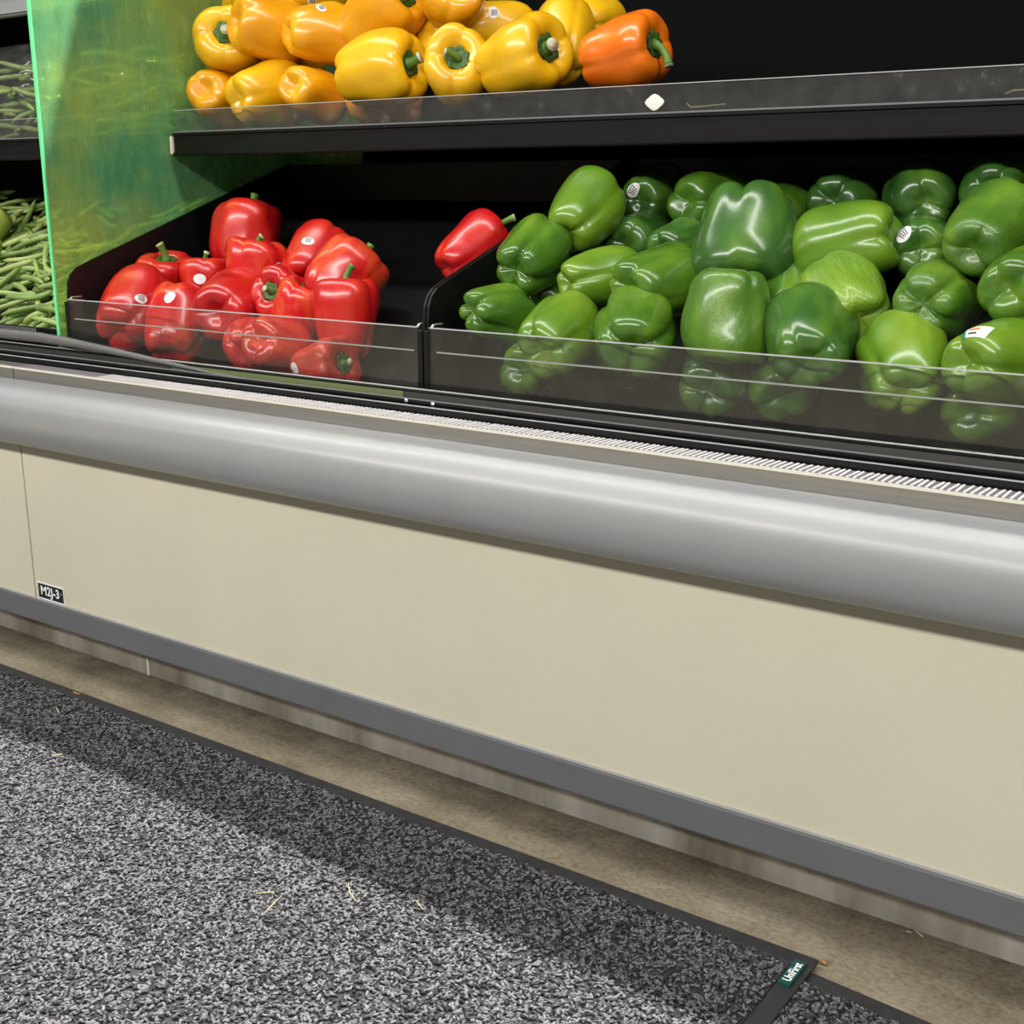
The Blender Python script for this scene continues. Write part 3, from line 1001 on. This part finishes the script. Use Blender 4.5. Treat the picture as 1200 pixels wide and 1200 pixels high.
def bell_pepper(loc, ax, rad, L, seed, skin, label, cat_group, roll=0.0, stem=None, stickers=(), scar=False, fat=1.0, bounds=None, depth=None, taper=None, lobes=None):
    rm = axis_matrix(ax, roll)
    P, (bx, by) = pepper_shape(seed, L, depth, taper, lobes)
    # rest inside the tray: behind the guard, between the walls, on the sloping floor
    W = np.einsum('ab,ikb->ika', np.array(rm), P) * rad + np.array(loc)
    loc = np.array(loc, float)
    if bounds:
        ylo, xlo, xhi, fz, fs = bounds
        d = loc - CAM
        dy = max(0.0, ylo - W[..., 1].min())
        loc = loc + d * (dy / d[1])
        W = np.einsum('ab,ikb->ika', np.array(rm), P) * rad + loc
        loc[0] += max(0.0, xlo - W[..., 0].min()) - max(0.0, W[..., 0].max() - xhi)
        loc[2] += max(0.0, (fz + (W[..., 1] - 1.13) * fs - W[..., 2]).max())
    root = empty('bell_pepper', loc)
    root.rotation_euler = rm.to_euler()
    root.scale = (rad, rad, rad)
    tag(root, label, 'bell pepper', cat_group)
    body = link('skin', grid_mesh('pepper_skin', P), M[skin], root, local=True)
    Nn = grid_normals(P)
    # calyx: scalloped cap in the hollow at the stem end
    r = random.Random(seed * 7 + 1)
    q = 0.9 ** 2
    cx, cy = bx * q, by * q
    nn = r.choice((6, 7, 8))
    V, F = [], []
    T2 = nn * 4
    rings = [(0.0, 0.86), (0.13, 0.85), (0.24, 0.85), (0.33, 0.91), (0.315, 0.87)]
    for j, (rho, z) in enumerate(rings):
        for k in range(T2):
            a = 2 * math.pi * k / T2
            sc = 1 + (0.14 * math.cos(nn * a) if j >= 2 else 0)
            V.append((cx + rho * sc * math.cos(a), cy + rho * sc * math.sin(a), L * z))
    for j in range(len(rings) - 1):
        for k in range(T2):
            k2 = (k + 1) % T2
            F.append((j * T2 + k, j * T2 + k2, (j + 1) * T2 + k2, (j + 1) * T2 + k))
    link('calyx', mesh_from('calyx', V, F, True), M['calyx'], root, local=True)
    # stem: length, bend given as a camera-frame (right, up, toward) direction
    ln, bend = stem if stem else (r.uniform(0.28, 0.45), None)
    if bend is None:
        bl = Vector((r.uniform(-1, 1), r.uniform(-1, 1), 0)) * 0.4
    else:
        wv = ROT @ np.array([bend[0], -bend[1], -bend[2]])
        bl = rm.inverted() @ Vector(wv)
    p = Vector((cx, cy, L * 0.84))
    d = Vector((0, 0, 1))
    pts = [p.copy()]
    steps = 7
    for k in range(steps):
        d = (d + bl * 0.30).normalized()
        p = p + d * (ln / steps)
        pts.append(p.copy())
    rd = [0.15 * fat, 0.115 * fat] + [0.095 * fat] * (steps - 3) + [0.11 * fat, 0.125 * fat]
    me = tube_mesh('stem', pts, rd, 10, 1)
    me.materials.append(M['stem'])
    me.materials.append(M['stem_cut'])
    link('stem', me, None, root, local=True)
    if scar:
        V, F = patch(P, Nn, 3, 4, 0.07, 0.07, 0.012, 3)
        link('blossom_scar', mesh_from('blossom_scar', V, F, True), M['scar'], root, local=True)
    if stickers:
        W = np.einsum('ab,ikb->ika', np.array(rm), P) * rad + np.array(loc)
        Wn = np.einsum('ab,ikb->ika', np.array(rm), Nn)
        for (px, py, kind, rot) in stickers:
            d_ = ray(px, py)
            d_ = d_ / np.linalg.norm(d_)
            rel = W - CAM
            al = rel @ d_
            dist = np.linalg.norm(rel - al[..., None] * d_, axis=2)
            cost = dist + np.where((Wn * d_).sum(2) < -0.15, 0, 1.0)
            cost[:4] += 2
            cost[-9:] += 2
            i0, k0 = np.unravel_index(np.argmin(cost), cost.shape)
            sw, shh = (0.0095 / rad, 0.0072 / rad) if kind != 'tag' else (0.0130 / rad, 0.0085 / rad)
            V, F = patch(P, Nn, i0, k0, sw, shh, 0.012, 6, 'oval' if kind != 'tag' else 'rect', rot=rot)
            so = link('sticker', mesh_from('sticker', V, F, True), M['paper'], root, local=True)
            so['label'] = 'small white produce sticker'
            if kind == 'tag':
                V, F = patch(P, Nn, i0, k0, sw * 0.2, shh, 0.020, 3, 'rect', cu=-sw * 0.85, rot=rot)
                link('print', mesh_from('print', V, F, True), M['ink_green'], so, local=True)
                V, F = patch(P, Nn, i0, k0, sw * 0.35, shh * 0.22, 0.020, 3, 'rect', cu=-sw * 0.05, cv=shh * 0.45, rot=rot)
                link('print', mesh_from('print', V, F, True), M['ink_orange'], so, local=True)
                V, F = patch(P, Nn, i0, k0, sw * 0.32, shh * 0.16, 0.020, 3, 'rect', cu=-sw * 0.1, cv=-shh * 0.35, rot=rot)
                link('print', mesh_from('print', V, F, True), M['ink'], so, local=True)
            elif kind == 'bars':
                for c in (-0.35, -0.1, 0.15, 0.4):
                    V, F = patch(P, Nn, i0, k0, sw * 0.06, shh * 0.45, 0.020, 2, 'rect', cu=sw * c, rot=rot)
                    link('print', mesh_from('print', V, F, True), M['ink'], so, local=True)
                V, F = patch(P, Nn, i0, k0, sw * 0.5, shh * 0.09, 0.020, 2, 'rect', cv=shh * 0.66, rot=rot)
                link('print', mesh_from('print', V, F, True), M['ink'], so, local=True)
    return root


GY = 'yellow peppers on the upper shelf'
GR = 'red peppers in the left tray'
GG = 'green peppers in the right tray'
# where, stem direction, radius, half length, then skin, label and options
PLACE = {
    'Y1': (-1.5666, 1.425, 0.9178, 0.643, -0.706, 0.298, 0.0482, 1.05),
    'Y2': (-1.4602, 1.43, 0.9381, 0.29, 0.944, -0.158, 0.0475, 1.1),
    'Y2b': (-1.5577, 1.4963, 0.9885, 0.067, 0.908, 0.413, 0.0423, 1.1),
    'Y3': (-1.3705, 1.4488, 0.9258, 0.484, 0.875, -0.005, 0.0447, 1.1),
    'Y4': (-1.2756, 1.48, 0.9484, 0.903, -0.053, 0.427, 0.0502, 1.15),
    'Y5': (-1.557, 1.4077, 0.8349, -0.27, 0.933, -0.239, 0.043, 1.1),
    'Y6': (-1.4607, 1.42, 0.8405, 0.125, 0.98, 0.154, 0.0459, 1.2),
    'Y7': (-1.3652, 1.42, 0.839, -0.039, 0.976, -0.214, 0.0395, 1.1),
    'Y8': (-1.2263, 1.4098, 0.8673, 0.989, 0.026, 0.142, 0.0472, 1.25),
    'Y9': (-1.2754, 1.4768, 0.8287, 0.57, 0.817, -0.089, 0.0382, 1.3),
    'Y10': (-1.0901, 1.42, 0.8541, 0.621, -0.743, 0.251, 0.0455, 1.05),
    'Y11': (-0.9857, 1.419, 0.868, 0.959, -0.21, 0.188, 0.0495, 1.1),
    'Y12': (-1.1564, 1.4935, 0.9594, 0.621, -0.701, 0.35, 0.0413, 1.0),
    'Y13': (-1.2138, 1.53, 0.9087, -0.811, 0.576, 0.098, 0.038, 1.1),
    'Y14': (-1.1261, 1.5672, 0.9297, 0.599, 0.796, -0.08, 0.0374, 1.3),
    'Y15': (-0.9756, 1.5101, 0.8964, -0.33, 0.652, 0.683, 0.0431, 1.25),
    'Y16': (-0.9734, 1.5914, 0.931, -0.027, 0.992, 0.125, 0.0337, 1.2),
    'Y17': (-1.4541, 1.52, 1.0082, 0.359, 0.931, 0.069, 0.044, 1.1),
    'Y18': (-1.4879, 1.5000, 0.8938, 0.3, 0.9, 0.1, 0.040, 1.1),
    'O1': (-0.8341, 1.43, 0.8663, 0.987, -0.044, 0.157, 0.045, 1.1),
    'R1': (-1.4818, 1.38, 0.6259, -0.116, 0.346, 0.931, 0.0534, 0.95),
    'R2': (-1.3918, 1.3132, 0.5828, 0.111, 0.122, 0.986, 0.0445, 1.0),
    'R3': (-1.298, 1.34, 0.6006, -0.148, 0.782, 0.605, 0.0424, 1.15),
    'R4': (-1.1932, 1.2857, 0.5839, 0.241, 0.687, 0.685, 0.0472, 1.0),
    'R5': (-1.2961, 1.2743, 0.5517, 0.223, -0.946, 0.235, 0.0366, 1.0),
    'R6': (-1.3677, 1.2421, 0.5311, -0.394, 0.917, 0.065, 0.0493, 1.05),
    'R6b': (-1.2187, 1.1761, 0.4968, -0.207, 0.92, -0.334, 0.0424, 1.0),
    'R7': (-1.4466, 1.2068, 0.512, -0.285, 0.599, 0.748, 0.0437, 1.2),
    'R8': (-1.5384, 1.188, 0.5274, -0.296, 0.819, 0.492, 0.0546, 1.0),
    'R9': (-1.5509, 1.2727, 0.56, 0.235, -0.144, 0.961, 0.0421, 1.0),
    'R10': (-1.4779, 1.29, 0.5617, -0.082, 0.118, 0.99, 0.0363, 1.0),
    'R11': (-1.151, 1.2439, 0.5135, -0.056, 0.081, 0.995, 0.0444, 1.15),
    'R12': (-1.2415, 1.249, 0.511, 0.457, 0.16, 0.875, 0.0393, 1.2),
    'R13': (-1.1255, 1.175, 0.4726, 0.964, 0.136, 0.227, 0.0412, 0.85),
    'R14': (-1.2873, 1.1948, 0.475, -0.575, 0.816, 0.067, 0.0368, 1.0),
    'R15': (-0.994, 1.32, 0.625, 0.263, 0.785, 0.561, 0.0357, 1.25),
    'G1': (-0.8605, 1.19, 0.5605, 0.176, 0.976, -0.13, 0.0341, 1.25),
    'G2': (-0.8562, 1.2536, 0.6193, -0.166, 0.94, 0.299, 0.0401, 1.15),
    'G3': (-0.8292, 1.3302, 0.6699, -0.061, 0.875, 0.481, 0.042, 1.15),
    'G4': (-0.7643, 1.26, 0.5989, 0.423, 0.903, 0.081, 0.034, 1.35),
    'G5': (-0.6786, 1.25, 0.598, 0.244, 0.965, 0.091, 0.0384, 1.3),
    'G6': (-0.7683, 1.1834, 0.5395, -0.054, 0.95, 0.309, 0.0397, 1.15),
    'G7': (-0.6661, 1.1781, 0.545, -0.428, 0.875, 0.227, 0.0444, 1.0),
    'G7b': (-0.71, 1.237, 0.5079, -0.328, 0.833, -0.446, 0.0432, 1.0),
    'G8': (-0.5661, 1.1915, 0.5735, -0.024, -0.061, -0.998, 0.0454, 1.0),
    'G9': (-0.5988, 1.3071, 0.6432, 0.172, -0.433, -0.885, 0.0581, 0.95),
    'G10': (-0.4922, 1.3223, 0.6434, -0.966, 0.023, -0.256, 0.0451, 1.15),
    'G11': (-0.4651, 1.2635, 0.5849, -0.632, 0.715, 0.298, 0.0444, 1.05),
    'G12': (-0.3669, 1.2388, 0.5954, -0.025, 1.0, -0.009, 0.0376, 1.2),
    'G13': (-0.4712, 1.1804, 0.5515, -0.368, 0.883, 0.293, 0.0468, 1.05),
    'G14': (-0.3682, 1.1751, 0.5383, -0.348, 0.848, 0.399, 0.0413, 1.15),
    'G15': (-0.286, 1.1757, 0.5472, 0.341, 0.939, -0.043, 0.042, 1.15),
    'G16': (-0.333, 1.2801, 0.6597, 0.045, 0.936, 0.348, 0.0375, 1.35),
    'G17': (-0.2854, 1.23, 0.613, 0.044, 0.999, 0.004, 0.0366, 1.1),
    'G18': (-0.8087, 1.46, 0.6896, -0.172, 0.981, 0.094, 0.0399, 1.1),
    'G19': (-0.7078, 1.43, 0.6819, 0.168, 0.982, -0.081, 0.0433, 1.15),
    'G20': (-0.616, 1.43, 0.6705, -0.161, 0.987, -0.009, 0.0378, 1.0),
    'G21': (-0.5471, 1.46, 0.6865, -0.069, 0.998, -0.009, 0.0404, 1.1),
    'G22': (-0.4505, 1.44, 0.6908, -0.394, 0.917, 0.065, 0.0413, 1.05),
    'G23': (-0.3716, 1.44, 0.7, -0.081, 0.993, 0.089, 0.0381, 1.1),
    'G24': (-0.4222, 1.3663, 0.6378, -0.294, 0.955, -0.035, 0.0358, 1.1),
    'G25': (-0.7909, 1.4, 0.6346, -0.069, 0.998, -0.009, 0.0378, 1.1),
    'G26': (-0.7106, 1.36, 0.6307, 0.076, 0.997, 0.018, 0.037, 1.1),
    'G27': (-0.5398, 1.2874, 0.582, -0.332, 0.84, 0.428, 0.0344, 1.1),
    'G28': (-0.8617, 1.3075, 0.5669, -0.371, 0.906, 0.202, 0.0352, 1.1),
    'G29': (-0.812, 1.2043, 0.4825, -0.012, 1.0, 0.019, 0.0383, 1.1),
    'G30': (-0.513, 1.232, 0.5021, -0.339, 0.874, 0.348, 0.0407, 1.0),
    'G31': (-0.3962, 1.2299, 0.4957, -0.161, 0.987, -0.009, 0.0361, 1.0),
    'G32': (-0.3061, 1.2119, 0.4846, 0.076, 0.997, 0.018, 0.0359, 1.0),
    'G33': (-0.5848, 1.2097, 0.4983, -0.23, 0.963, 0.139, 0.0386, 1.0),
}
LOOK = {
    'Y1': ('yellow', 'yellow pepper at the far left of the upper layer, stem facing out', {'stem': (0.22, (0.2, 0.1, 0.5)), 'fat': 1.35}),
    'Y2': ('deep_yellow', 'deep yellow pepper second from the left in the upper layer, no stem showing', {'roll': 0.4, 'depth': 0.22}),
    'Y2b': ('yellow', 'yellow pepper mostly hidden behind the second upper pepper, cut by the frame top', {}),
    'Y3': ('deep_yellow', 'deep yellow pepper with oval sticker on its top, third in the upper layer', {'stickers': ((377, 9, 'bars', 0.3),), 'depth': 0.22}),
    'Y4': ('deep_yellow', 'large yellow pepper at the frame top with dark green stem at right', {'stem': (0.25, None), 'fat': 1.3}),
    'Y5': ('deep_yellow', 'yellow pepper at the left end of the bottom row behind the shelf guard', {'depth': 0.22}),
    'Y6': ('yellow', 'bright yellow smooth pepper second in the bottom row, slanting up to the right', {'depth': 0.22}),
    'Y7': ('deep_yellow', 'orange-yellow small pepper third in the bottom row', {'depth': 0.22}),
    'Y8': ('yellow', 'yellow pepper lying on another, pale cut stem pointing right at the shelf guard', {'stem': (0.42, (0.6, 0.35, 0.3)), 'fat': 1.35}),
    'Y9': ('deep_yellow', 'deep yellow pepper squeezed low beneath the one with the pale cut stem', {}),
    'Y10': ('yellow', 'bright yellow pepper facing out with thin curled brown stem at its centre', {'stem': (0.52, (-0.9, 0.15, 0.1)), 'fat': 0.9}),
    'Y11': ('yellow', 'biggest bright yellow pepper in the front row, short stem at right', {'stem': (0.28, (0.1, 0, 0.5)), 'fat': 1.35}),
    'Y12': ('deep_yellow', 'yellow pepper cut by the frame top with its stem facing out', {'stem': (0.2, None), 'fat': 1.3}),
    'Y13': ('yellow', 'dim yellow pepper wedged behind the one with the curled brown stem', {}),
    'Y14': ('yellow', 'shaded yellow pepper lying at the back with an oval sticker on top', {'stickers': ((580, 14, 'bars', 0.0),)}),
    'Y15': ('yellow', 'tall olive yellow pepper standing between the biggest yellow and the orange one', {}),
    'Y16': ('yellow', 'dim yellow pepper farthest back, above the orange one', {}),
    'Y17': ('yellow', 'yellow pepper at the frame top with a sticker on its lower edge', {'stickers': ((366, 1, 'bars', 0.0),)}),
    'Y18': ('deep_yellow', 'orange-yellow pepper showing only in the gap between both layers at left', {}),
    'O1': ('orange', 'the only orange pepper, long green stem curving down to the right', {'stem': (0.85, (0.1, -1.3, 0.1)), 'fat': 1.05}),
    'R1': ('red', 'dark red pepper standing at the back left with a knobbed upright stem', {'stem': (0.50, (0.1, 0.3, 0))}),
    'R2': ('red_streak', 'red pepper with yellow streaks and a sticker on its right side', {'stickers': ((325, 312, 'bars', 0.2),), 'stem': (0.3, None)}),
    'R3': ('red', 'red pepper leaning behind the row with a round sticker near its top', {'stickers': ((360, 284, 'bars', 0.0),)}),
    'R4': ('red_streak', 'large bright red pepper with orange right flank, stem pointing up right', {'stem': (0.42, (0.3, 0.5, 0))}),
    'R5': ('red', 'small red pepper with a cut stem pointing left at the centre of the pile', {'stem': (0.38, (-0.4, 0.2, 0.5))}),
    'R6': ('red', 'plump red pepper in the middle of the front, behind the clear guard', {}),
    'R6b': ('red_streak', 'low red pepper seen through the guard under the plump middle one', {}),
    'R7': ('red_streak', 'narrow red pepper pressed on the guard between the left one and the middle', {'stickers': ((199, 347, 'plain', 0.9),)}),
    'R8': ('red', 'big red pepper at the far left front with an oval sticker', {'stickers': ((163, 350, 'bars', 0.5),)}),
    'R9': ('red', 'red pepper with a thick curled pale green stem, left of the pile', {'stem': (0.62, (-0.45, 0.5, 0.35)), 'fat': 1.2}),
    'R10': ('red', 'small red pepper with a yellowed sticker on its front', {'stickers': ((235, 328, 'plain', 0.0),), 'stem': (0.42, None)}),
    'R11': ('red', 'red pepper at the right front with a light green hooked stem', {'stem': (0.62, (0.5, 0.4, 0.1)), 'fat': 0.95}),
    'R12': ('red_streak', 'orange-streaked red pepper tucked left of the hooked stem one', {'stem': (0.35, (-0.2, 0.4, 0.3))}),
    'R13': ('red_wrinkled', 'wrinkled orange-red pepper low behind the guard, sticker at its left', {'stickers': ((345, 432, 'plain', 0.0),), 'stem': (0.3, (0.5, 0.1, 0.4))}),
    'R14': ('red', 'low red pepper half hidden at the bottom of the guard', {}),
    'R15': ('red', 'lone red pepper leaning on the tray divider, stem pointing right', {'stem': (0.95, (0.7, 0.1, 0.5)), 'fat': 1.15}),
    'G1': ('green', 'two-lobed green pepper at the left front corner of the right tray', {'roll': 0.6, 'depth': 1.1, 'lobes': 4}),
    'G2': ('green', 'green pepper above the left corner one, leaning on the divider', {'roll': 0.3, 'depth': 0.9}),
    'G3': ('lime', 'light green pepper topmost at the left of the green heap', {}),
    'G4': ('lime', 'small yellowish green pepper lying on its side with a pinched end', {'roll': 0.8, 'depth': 0.9}),
    'G5': ('green', 'green pepper lying on its side right of the small yellowish one', {}),
    'G6': ('lime', 'light green pepper half behind the guard, left of the two-lobed middle one', {}),
    'G7': ('green', 'two-lobed green pepper at the guard, second from the left corner', {'roll': 0.8, 'depth': 1.0}),
    'G7b': ('green', 'lower green pepper seen through the guard under the two-lobed one', {}),
    'G8': ('green_wrinkled', 'upright ribbed green pepper with pale scar near its foot, mid front', {}),
    'G9': ('dark_green', 'largest dark green pepper at the heap top with its stem turned down', {'stem': (0.25, None), 'taper': 1.0, 'depth': 0.8, 'lobes': 4, 'seed': 77, 'roll': 0.35}),
    'G10': ('lime', 'bright lime green pepper with a tan tip scar facing right', {'scar': True}),
    'G11': ('lime_wrinkled', 'wrinkled pale lime pepper in the middle of the right tray', {}),
    'G12': ('green_wrinkled', 'two-lobed green pepper with fine wrinkles right of the pale lime one', {'roll': 0.6, 'depth': 1.0}),
    'G13': ('dark_green', 'dark green pepper rising over the guard in front of the pale lime one', {}),
    'G14': ('lime', 'tall bright green pepper bulging low behind the guard', {'depth': 0.8, 'lobes': 3, 'seed': 41, 'roll': 0.5}),
    'G15': ('lime', 'broad light green pepper wearing a white and green tag sticker', {'stickers': ((1142, 390, 'tag', 0.3),), 'depth': 0.5}),
    'G16': ('green_wrinkled', 'long light green pepper slanting up at the right edge', {}),
    'G17': ('green', 'green pepper cut by the right edge above the tagged one', {}),
    'G18': ('dark_green', 'dim dark green pepper at the back left with a small sticker', {'stickers': ((742, 223, 'bars', 0.3),)}),
    'G19': ('green', 'shaded olive green pepper behind the largest dark green one', {}),
    'G20': ('green', 'shaded green pepper peeking out right of the largest dark green one', {}),
    'G21': ('dark_green', 'very dark pepper at the back above the bright lime one', {}),
    'G22': ('dark_green', 'dark pepper standing at the back between the lime and the slanting long one', {}),
    'G23': ('dark_green', 'dark pepper at the back behind the slanting long one', {}),
    'G24': ('dark_green', 'dark green pepper with a white sticker, right of the bright lime one', {'stickers': ((1060, 275, 'bars', 0.0),)}),
    'G25': ('dark_green', 'shaded pepper in the gap below the dim stickered one', {}),
    'G26': ('dark_green', 'shaded pepper in the gap left of the largest dark green one', {}),
    'G27': ('green', 'pepper showing in the gap between the ribbed one and the pale lime one', {}),
    'G28': ('green', 'pepper showing in the gap behind the two left front ones', {}),
    'G29': ('green', 'lowest pepper behind the guard at the left of the right tray', {}),
    'G30': ('green', 'low pepper behind the guard beneath the dark green front one', {}),
    'G31': ('green', 'low pepper behind the guard beneath the tall bright one', {}),
    'G32': ('green', 'low pepper behind the guard beneath the tagged one', {}),
    'G33': ('dark_green', 'low pepper behind the guard beneath the ribbed one', {}),
}
for n_, (key, v) in enumerate(PLACE.items()):
    skin, label, opt = LOOK[key]
    grp = {'Y': GY, 'O': None, 'R': GR, 'G': GG}[key[0]]
    opt = dict(opt)
    sd = opt.pop('seed', 11 + 3 * n_)
    opt.setdefault('roll', (n_ * 0.77) % 1.6)
    bd = {'Y': (1.3555, -1.604, 9.0, SZ + 0.0005, 0.0), 'R': (1.1325, -1.597, -0.927, 0.3955, FLOOR_S), 'G': (1.1325, -0.916, -0.155, 0.3955, FLOOR_S)}
    bd['O'] = bd['Y']
    opt['bounds'] = bd[key[0]]
    bell_pepper(v[0:3], v[3:6], v[6] * 1.06, v[7], sd, skin, label, grp, **opt)

# ------------------------------------------------------------------ loose green beans left of the divider
bt = empty('bean_tray', (-2.0, 1.35, 0.41))
tag(bt, 'black tray of loose green beans left of the green divider', 'tray')
BX0, BX1 = -2.60, -1.6165
zb = lambda y: 0.425 + (y - 1.13) * math.tan(math.radians(28))
prism_x('tray_floor', M['black'], bt, [(1.132, zb(1.132) - 0.004), (1.132, zb(1.132)), (1.60, zb(1.60)), (1.60, zb(1.6) - 0.004)], BX0, BX1)
prism_x('side_wall', M['black'], bt, [(1.1325, 0.389), (1.1325, 0.470), (1.1660, 0.5150), (1.60, 0.7400), (1.60, zb(1.6) - 0.006), (1.14, 0.389)], BX1 - 0.0035, BX1)
fr_ = box('front_wall', M['black'], bt, BX0, BX1, 1.1255, 1.1315, 0.389, 0.4985)
bm = bmesh.new()
x = BX0 + 0.003
while x < -1.675:
    add_box(bm, x, x + 0.0032, 1.1245, 1.1256, 0.482, 0.4975)
    x += 0.0060
rbm = link('rib', from_bm('rib', bm), M['edge_dim'], fr_)
tag(rbm, kind='stuff')
# arched mesh tab at the end of the ribbed wall
V, F = [], []
for k in range(13):
    a = math.pi * k / 12
    for rr in (0.0125, 0.0155):
        V += [(-1.657 + rr * math.cos(a), 1.1240, 0.486 + rr * math.sin(a) * 0.9), (-1.657 + rr * math.cos(a), 1.1254, 0.486 + rr * math.sin(a) * 0.9)]
for k in range(12):
    a, b = k * 4, k * 4 + 4
    F += [(a, a + 2, b + 2, b), (a + 1, b + 1, b + 3, a + 3), (a + 2, a + 3, b + 3, b + 2), (a, b, b + 1, a + 1)]
link('mesh_tab', mesh_from('mesh_tab', V, F), M['black_gloss'], fr_)

# grey rubber tube lying along the front of the bean tray
pts, rd = [], []
for k in range(25):
    t = k / 24
    x = -2.70 + t * 1.50
    s = max(0.0, (x + 1.62) / 0.38)
    pts.append((x, 1.104 - 0.002 * s, 0.4880 - 0.0235 * min(1.0, s) ** 1.2))
    rd.append(0.0078 if s <= 0 else 0.0078 - 0.0064 * min(1.0, s))
tag(link('rubber_tube', tube_mesh('rubber_tube', pts, rd, 14), M['tube']),
    'grey rubber tube lying along the front of the beans, tapering below the red peppers', 'tube')


def bean_mesh(seed):
    r = random.Random(seed)
    ln = r.uniform(0.085, 0.125)
    c1, c2 = r.uniform(-0.020, 0.020), r.uniform(-0.003, 0.003)
    pts, rd = [], []
    n = 11
    for k in range(n):
        t = k / (n - 1)
        s = t - 0.5
        pts.append((s * ln, c1 * (1 - 4 * s * s) * 0.6 + c2 * math.sin(t * 6.3), 0.002 * math.sin(t * 5 + seed)))
        e = min(t, 1 - t)
        rd.append(0.0010 + 0.0045 * min(1.0, e * 7.0) ** 0.6 + 0.0003 * math.sin(k * 2.6 + seed))
    rd[0] = 0.0009
    rd[-1] = 0.0006
    return tube_mesh('green_bean', pts, rd, 8, 1, flat=0.82)


BEANS = []
for s in range(12):
    me = bean_mesh(s + 1)
    me.materials.append(M['bean%d' % (s % 4)])
    me.materials.append(M['bean_tip'])
    BEANS.append(me)
rng = random.Random(21)


def put_bean(x, y, z, yaw, pitch, rollb, label, group, k):
    o = bpy.data.objects.new('green_bean', BEANS[k % len(BEANS)])
    COL.objects.link(o)
    o.location = (x, y, z)
    o.rotation_euler = (rollb, pitch, yaw)
    tag(o, label, 'bean', group)
    return o


slope = math.radians(28)
nb = 0
for layer in range(4):
    cnt = (42, 52, 62, 62)[layer]
    for k in range(cnt):
        y = 1.150 + (1.50 - 1.150) * rng.random() ** 0.95
        if rng.random() < 0.62:
            x = rng.uniform(-1.60 * y, -1.42 * y)
        else:
            x = rng.uniform(-1.50 * y, -1.632)
        yaw = rng.gauss(0.35, 0.75)
        half = 0.055 * abs(math.cos(yaw))
        x = min(x, -1.624 - half)
        y = max(y, 1.142 + 0.055 * abs(math.sin(yaw)) * 0.8)
        z = zb(y) + 0.012 + layer * 0.0125 + rng.uniform(-0.003, 0.004)
        # lie along the slope
        rise = math.sin(yaw) * math.sin(slope)
        put_bean(x, y, z + 0.012, yaw, -math.asin(max(-0.9, min(0.9, rise + rng.gauss(0, 0.12)))), rng.uniform(0, 6.28),
                 'slender green bean in the loose pile left of the green divider', 'loose green beans in the left tray', nb)
        nb += 1

# two round mottled squash at the left edge of the pile
for (px, py, rr, Yv, lab, sd) in ((-14, 262, 0.040, 1.36, 'olive mottled round squash behind the yellower one at left edge', 1),
                                  (-24, 285, 0.036, 1.27, 'yellow-green round squash cut by the left edge', 2)):
    w = at(px, py, Yv)
    V, F = [], []
    P = np.zeros((18, 36, 3))
    for i in range(18):
        a = math.pi * i / 17
        for k in range(36):
            b = 2 * math.pi * k / 36
            q = 1 + 0.05 * math.cos(5 * b + sd)
            P[i, k] = (math.sin(a) * math.cos(b) * q, math.sin(a) * math.sin(b) * q, -math.cos(a) * 0.86 * (1 - 0.16 * math.exp(-(min(a, math.pi - a) / 0.35) ** 2)))
    sq_ = empty('round_squash', w)
    sq_.scale = (rr, rr, rr)
    sq_.rotation_euler = (0.5, 0.4 * sd, 0)
    tag(sq_, lab, 'squash', 'squash beside the beans')
    link('skin', grid_mesh('squash_skin', P), M['squash'], sq_, local=True)
    link('stem', tube_mesh('stem', [(0, 0, 0.68), (0.03, 0, 0.85), (0.10, 0, 1.02)], [0.16, 0.11, 0.12], 8), M['stem'], sq_, local=True)

# ------------------------------------------------------------------ bagged beans on the left shelf


def bag(cx, cy, cz, sx, sy, sz, seed, label):
    bm = bmesh.new()
    bmesh.ops.create_icosphere(bm, subdivisions=5, radius=1.0)
    for v in bm.verts:
        d = v.co.normalized()
        k = 1.0 + 0.10 * noise.noise(d * 2.2 + Vector((seed, 0, 0)))
        ridge = 1 - abs(noise.noise(d * 5.0 + Vector((0, seed, 0)))) * 2
        k += 0.045 * ridge
        q = Vector((abs(d.x) ** 0.7 * math.copysign(1, d.x), abs(d.y) ** 0.7 * math.copysign(1, d.y), abs(d.z) ** 0.75 * math.copysign(1, d.z)))
        v.co = Vector((cx + q.x * sx * k, cy + q.y * sy * k, max(SZ + 0.002, cz + q.z * sz * k)))
    return tag(link('plastic_bag', from_bm('plastic_bag', bm, True), M['film']), label, 'bag', 'clear bags of beans')


bag(-2.11, 1.47, 0.872, 0.145, 0.080, 0.084, 3.0, 'crinkled clear bag of green beans at the upper left edge')
bag(-1.81, 1.47, 0.875, 0.155, 0.080, 0.086, 7.0, 'crinkled clear bag of green beans seen through the green divider')
for (cx, lab, grp) in ((-2.11, 'green bean inside the clear bag at the upper left edge', 'beans in the left bag'),
                       (-1.81, 'green bean inside the bag seen through the green divider', 'beans in the bag behind the divider')):
    for layer in range(8):
        for k in range(5):
            yaw = rng.gauss(0.15, 0.35)
            z = SZ + 0.010 + layer * 0.0172
            put_bean(cx + rng.uniform(-0.065, 0.065), 1.412 + 0.021 * k + abs(layer - 4) * 0.003 + rng.uniform(-0.004, 0.004), z + rng.uniform(-0.003, 0.003),
                     yaw, rng.gauss(0.0, 0.16), rng.uniform(0, 6.28), lab, grp, nb)
            nb += 1
